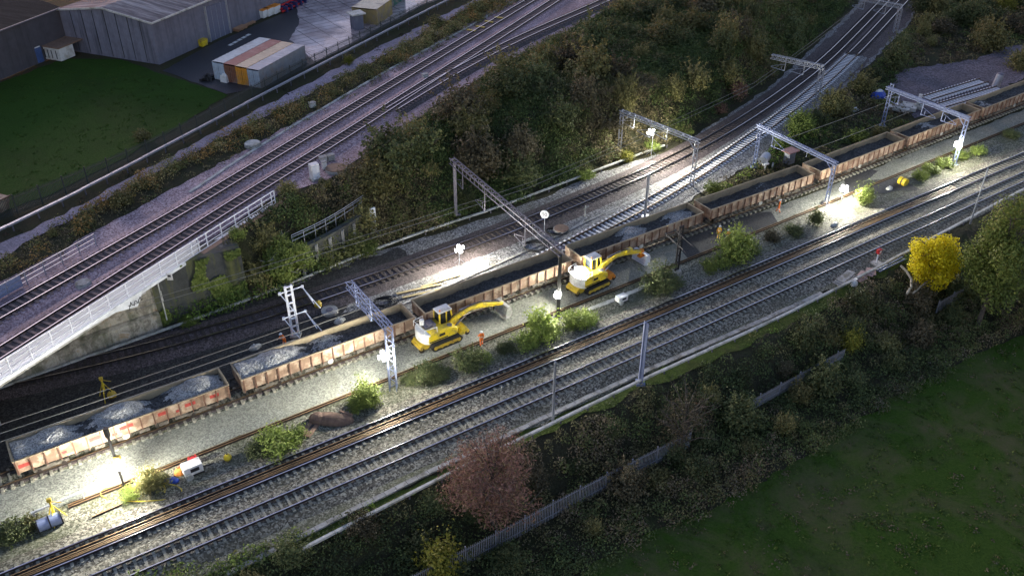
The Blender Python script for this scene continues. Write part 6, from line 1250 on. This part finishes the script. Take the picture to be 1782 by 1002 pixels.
# shrubs the photograph shows singly ------------------------------------------------
LV2 = LV
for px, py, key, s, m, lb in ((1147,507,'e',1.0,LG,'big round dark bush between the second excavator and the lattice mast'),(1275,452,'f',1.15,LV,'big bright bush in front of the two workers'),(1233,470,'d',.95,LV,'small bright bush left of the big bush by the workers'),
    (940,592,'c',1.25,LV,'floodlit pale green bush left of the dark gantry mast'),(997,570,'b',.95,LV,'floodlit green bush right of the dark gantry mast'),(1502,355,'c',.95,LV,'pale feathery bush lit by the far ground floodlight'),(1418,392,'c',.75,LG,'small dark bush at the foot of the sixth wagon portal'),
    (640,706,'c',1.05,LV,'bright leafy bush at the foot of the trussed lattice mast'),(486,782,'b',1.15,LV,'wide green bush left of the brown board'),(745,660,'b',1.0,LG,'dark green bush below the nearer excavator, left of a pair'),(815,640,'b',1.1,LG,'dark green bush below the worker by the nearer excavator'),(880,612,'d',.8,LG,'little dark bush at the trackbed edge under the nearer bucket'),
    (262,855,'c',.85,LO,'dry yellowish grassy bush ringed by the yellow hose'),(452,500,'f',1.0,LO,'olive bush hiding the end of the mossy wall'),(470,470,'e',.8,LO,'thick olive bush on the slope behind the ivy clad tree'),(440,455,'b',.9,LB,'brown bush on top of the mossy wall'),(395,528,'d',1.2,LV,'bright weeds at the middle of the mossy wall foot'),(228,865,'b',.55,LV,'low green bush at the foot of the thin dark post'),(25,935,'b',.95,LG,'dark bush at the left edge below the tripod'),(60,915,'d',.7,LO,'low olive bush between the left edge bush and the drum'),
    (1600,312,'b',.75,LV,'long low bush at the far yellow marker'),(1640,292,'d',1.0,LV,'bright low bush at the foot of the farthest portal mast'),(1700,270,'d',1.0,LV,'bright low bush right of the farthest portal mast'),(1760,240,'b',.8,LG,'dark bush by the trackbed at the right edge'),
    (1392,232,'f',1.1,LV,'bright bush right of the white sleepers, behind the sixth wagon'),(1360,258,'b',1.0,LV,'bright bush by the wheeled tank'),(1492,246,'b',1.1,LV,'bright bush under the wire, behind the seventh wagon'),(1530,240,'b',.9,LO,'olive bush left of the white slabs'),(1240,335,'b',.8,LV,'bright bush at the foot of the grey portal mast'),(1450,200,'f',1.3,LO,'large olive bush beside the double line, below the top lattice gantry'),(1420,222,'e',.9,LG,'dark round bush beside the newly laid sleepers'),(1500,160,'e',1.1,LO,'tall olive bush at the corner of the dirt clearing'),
    (655,340,'f',1.25,LO,'olive yellow bush at the top of the curved railing'),(720,255,'e',1.0,LO,'olive bush at the edge of the thicket by the siding'),(500,338,'b',.8,LO,'olive bush at the end of the white parapet'),(566,325,'d',.7,LO,'small olive bush beside the white relay cabinet'),(415,415,'d',.8,LV,'bright green weed clump on the parapet landing'),
    (1478,606,'c',.95,LY,'yellow green shrub alone in the dark brambles'),(1600,598,'f',.9,LB,'pale brown shrub in the dark brambles under the yellow tree'),(1590,540,'f',1.0,LB,'grey brown tangled shrub beside the dead branch'),
    (765,1005,'c',1.35,LY,'yellow green shrub at the bottom edge before the grey fence'),(250,245,'b',.75,LO,'pale olive bush growing in the lawn fence'),(480,112,'d',.8,LY,'yellow shrub in the scrub beside the raised duct'),(608,112,'c',.6,LY,'yellow shrub in the scrub, opposite the container ends'),(760,50,'b',1.15,LO,'rounded olive bush in the scrub near the top'),(830,20,'b',1.2,LO,'wide olive bush in the scrub at the top edge'),(215,355,'b',.85,LO,'dark olive bush at the left of the scrub, above the grey railing'),
    (1080,175,'e',.9,LO,'light olive bush high on the wooded bank left of the grey portal'),(1170,170,'f',.9,LO,'light olive bush on the wooded bank above the grey portal'),(905,275,'f',1.2,LB,'brown bush on the wooded bank above the long gantry'),(1280,170,'f',.95,LRED,'rusty red bush on the wooded bank beside the far rails'),(1250,195,'b',.8,LRED,'smaller rusty red bush low on the wooded bank'),(1745,20,'e',1.1,LY,'yellowing bush at the top right corner'),(1775,120,'f',1.1,LO,'yellow olive bush beside the dirt track at the right edge'),
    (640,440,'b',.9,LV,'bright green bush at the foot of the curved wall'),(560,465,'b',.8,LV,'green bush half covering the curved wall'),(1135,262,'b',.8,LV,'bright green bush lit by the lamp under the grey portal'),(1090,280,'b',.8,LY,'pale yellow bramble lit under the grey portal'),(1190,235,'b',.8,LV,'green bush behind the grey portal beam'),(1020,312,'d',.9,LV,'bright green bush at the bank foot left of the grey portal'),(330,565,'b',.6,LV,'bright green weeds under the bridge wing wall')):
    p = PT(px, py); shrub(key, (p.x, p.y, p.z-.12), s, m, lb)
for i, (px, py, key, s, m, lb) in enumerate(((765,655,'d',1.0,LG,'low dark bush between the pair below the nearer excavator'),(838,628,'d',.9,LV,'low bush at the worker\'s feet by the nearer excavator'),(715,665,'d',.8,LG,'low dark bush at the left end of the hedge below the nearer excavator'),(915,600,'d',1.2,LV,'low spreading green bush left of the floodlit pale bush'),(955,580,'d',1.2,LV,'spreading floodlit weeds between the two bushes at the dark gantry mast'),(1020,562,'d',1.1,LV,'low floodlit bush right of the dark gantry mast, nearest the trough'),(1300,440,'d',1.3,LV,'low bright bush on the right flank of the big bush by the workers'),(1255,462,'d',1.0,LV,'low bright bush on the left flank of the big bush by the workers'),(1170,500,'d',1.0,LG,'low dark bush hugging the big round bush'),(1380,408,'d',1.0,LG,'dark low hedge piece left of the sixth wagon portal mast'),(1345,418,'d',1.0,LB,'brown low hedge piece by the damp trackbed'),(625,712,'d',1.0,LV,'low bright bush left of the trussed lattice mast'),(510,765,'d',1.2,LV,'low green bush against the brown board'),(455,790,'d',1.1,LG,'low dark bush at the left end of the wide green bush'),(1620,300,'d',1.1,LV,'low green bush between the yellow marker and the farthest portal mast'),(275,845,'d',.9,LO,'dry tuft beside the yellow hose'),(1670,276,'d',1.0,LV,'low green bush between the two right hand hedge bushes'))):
    p = PT(px, py); shrub(key, (p.x, p.y, p.z-.1), s, m, lb, sz=s*random.uniform(.6, .9))
r_ = np.random.default_rng(77); w0, w1 = P(285,574,0), P(438,526,0); n_ = 9000; t_ = r_.random(n_); z_ = r_.random(n_)*ZP
mk = np.sin(t_*9+z_*.7)+.8*np.sin(t_*21-z_*1.1+2)+.7*np.sin(z_*1.7+t_*5)+1.3*(t_-.45)+.35*(z_/ZP-.4); ok = mk > .75; t_, z_ = t_[ok], z_[ok]
back = np.array([-(w1.y-w0.y), w1.x-w0.x])/ (w1-w0).length
base = np.array([w0.x, w0.y])[None]+np.outer(t_, [w1.x-w0.x, w1.y-w0.y])+np.outer(.5+.5*z_/ZP-.12-r_.random(len(t_))*.22, back)
iv = leaf_quads(np.column_stack([base, z_]), np.tile(np.array([-back[0], -back[1], .35]), (len(t_), 1)), .2, r_)
o = link_mesh('ivy', quads_mesh('ivy', iv), LV); tag(o, 'ivy patches hanging over the mossy wing wall', 'ivy')
fld = region([(1030,1000),(1130,935),(1270,872),(1360,822),(1480,752),(1570,690),(1700,622),(1800,580),(1830,1040),(1000,1040)])
undergrowth('short grass tufts over the dark field', fld, .9, 24, [(.030,.055,.008),(.055,.085,.014),(.075,.105,.02),(.10,.085,.05),(.04,.07,.01)], (.2,.6), (.05,.14), 26, .13)
undergrowth('short grass tufts over the mown lawn', region([(0,158),(110,115),(205,112),(280,136),(385,166),(310,212),(200,270),(70,335),(0,352)]), .5, 25, [(.026,.052,.006),(.05,.08,.012),(.04,.065,.010)], (.2,.6), (.04,.09), 22, .12)
# trees ----------------------------------------------------------------------------
def tree(px, py, h, crown_w, base_h, mat, label, seed, per=150, size=.2, trunk=.14, bark=None, droop=0.0, twiggy=False, nb=22, name='tree', z=None):
    r = np.random.default_rng(seed); rr = random.Random(seed); p = PT(px, py); root = empty(name, p, 0, label, 'tree'); bark = bark or M['bark']
    b = MB(); b.tube((0,0,-.2),(.05,.03,h*.35),trunk,trunk*.7,8); b.tube((.05,.03,h*.35),(0,0,h*.8),trunk*.7,trunk*.25,7)
    tips = []
    for i in range(14 if not twiggy else 34):
        a = rr.uniform(0,6.28); z0 = h*rr.uniform(.12 if twiggy else .25,.6); q = crown_w*.5*rr.uniform(.5,.95); e = Vector((q*math.cos(a), q*math.sin(a), min(h*.97, z0+h*rr.uniform(.15,.42)))); s = Vector((.03,.02,z0)); m = s.lerp(e,.5)+Vector((0,0,h*.05)); b.tube(s,m,trunk*.45,trunk*.28,6); b.tube(m,e,trunk*.28,trunk*.08,5); tips.append((m,e))
        for k in range(3 if twiggy else 2): o = m.lerp(e, rr.random()); b.tube(o, o+Vector((rr.uniform(-1,1),rr.uniform(-1,1),rr.uniform(.2,1)))*crown_w*.14, trunk*.12, trunk*.04, 4)
    b.build('trunk', bark, root)
    blobs = []
    for i in range(nb):
        d = r.normal(0,1,3); d /= np.linalg.norm(d); k = r.uniform(.45,.95); c = np.array([d[0]*crown_w*.38*k, d[1]*crown_w*.38*k, base_h+(h-base_h)*(.5+.42*d[2]*k)]); rad = crown_w*r.uniform(.10,.19); blobs.append((*c, rad, rad*r.uniform(.75,1.1)))
    pp, nn = blob_cloud(r, blobs, per, .5)
    if droop: pp[:,2] -= droop*r.random(len(pp))**2*np.hypot(pp[:,0],pp[:,1])/crown_w; 
    if twiggy:
        v = leaf_quads(pp, nn, size*.32, r, 7.0); k = r.random(len(pp)) < .5; v = np.vstack([v, leaf_quads(pp[k], nn[k], size*.75, r)])
    else: nn[:,2] += .3; v = leaf_quads(pp, nn, size, r)
    me = quads_mesh('crown', v); link_mesh('crown', me, mat, root); return root
tree(856,912,9.4,8.4,1.2,LRED,'round russet red tree at the near bank in front of the pipe',41,190,.17,.16,None,1.0,True,34)
tree(1183,790,7.6,6.2,1.0,LB,'bare olive brown tree on the dark bank beside the grey fence',42,60,.16,.14,None,.5,True,30)
tree(1612,508,7.2,6.6,.8,LGOLD,'bright golden yellow tree on the bank near the right edge',43,330,.17,.15,None,.3,False,46)
tree(1700,570,17.0,8.8,.4,LV,'tall green tree filling the right edge beside the golden tree',44,210,.18,.25,None,.6,False,44)
tree(1800,580,9.0,7.5,.8,LG,'dark green tree at the right edge, in front of the tall green tree',45,110,.24,.2,None,.3,False,30)
tree(506,503,6.0,6.2,1.0,LV,'ivy clad leaning tree with pale grey trunk above the white ladder mast',46,420,.17,.26,M['grey_bark'],.8,False,26)
tree(1710,520,6.0,5.0,.6,LG,'dark round tree squeezed between the golden tree and the tall green tree',47,140,.2,.16,None,.2,False,22)
# ------------------------------------------------------------------ light
w = bpy.data.worlds.new('World'); scene.world = w; w.use_nodes = True; nt = w.node_tree
bg = nt.nodes['Background']; sky = nt.nodes.new('ShaderNodeTexSky'); sky.sky_type = 'NISHITA'; sky.sun_disc = False
SUN_EL, SUN_AZ = R(4.0), R(-35)         # low sun ahead and to the left of the camera
sky.sun_elevation = SUN_EL; sky.sun_rotation = SUN_AZ; sky.ozone_density = 3.0; sky.air_density = 1.0; sky.dust_density = .6
tint = nt.nodes.new('ShaderNodeMix'); tint.data_type = 'RGBA'; tint.blend_type = 'MULTIPLY'; tint.inputs[0].default_value = 1
tint.inputs[7].default_value = (1.42, .83, .72, 1)
nt.links.new(sky.outputs[0], tint.inputs[6]); nt.links.new(tint.outputs[2], bg.inputs[0]); bg.inputs[1].default_value = .125
sl = bpy.data.lights.new('sun', 'SUN'); so = bpy.data.objects.new('sun', sl); COL.objects.link(so)
sl.energy = .25; sl.angle = R(12); sl.color = (1, .84, .78)
d = Vector((math.sin(SUN_AZ)*math.cos(R(14)), math.cos(SUN_AZ)*math.cos(R(14)), math.sin(R(14))))
so.rotation_euler = d.to_track_quat('Z', 'Y').to_euler()
scene.view_settings.view_transform = 'Standard'; scene.view_settings.look = 'None'; scene.view_settings.gamma = 1
scene.view_settings.exposure = 2.5
scene.cycles.max_bounces = 6; scene.cycles.transparent_max_bounces = 12; scene.cycles.use_light_tree = True
scene.cycles.sample_clamp_indirect = 4
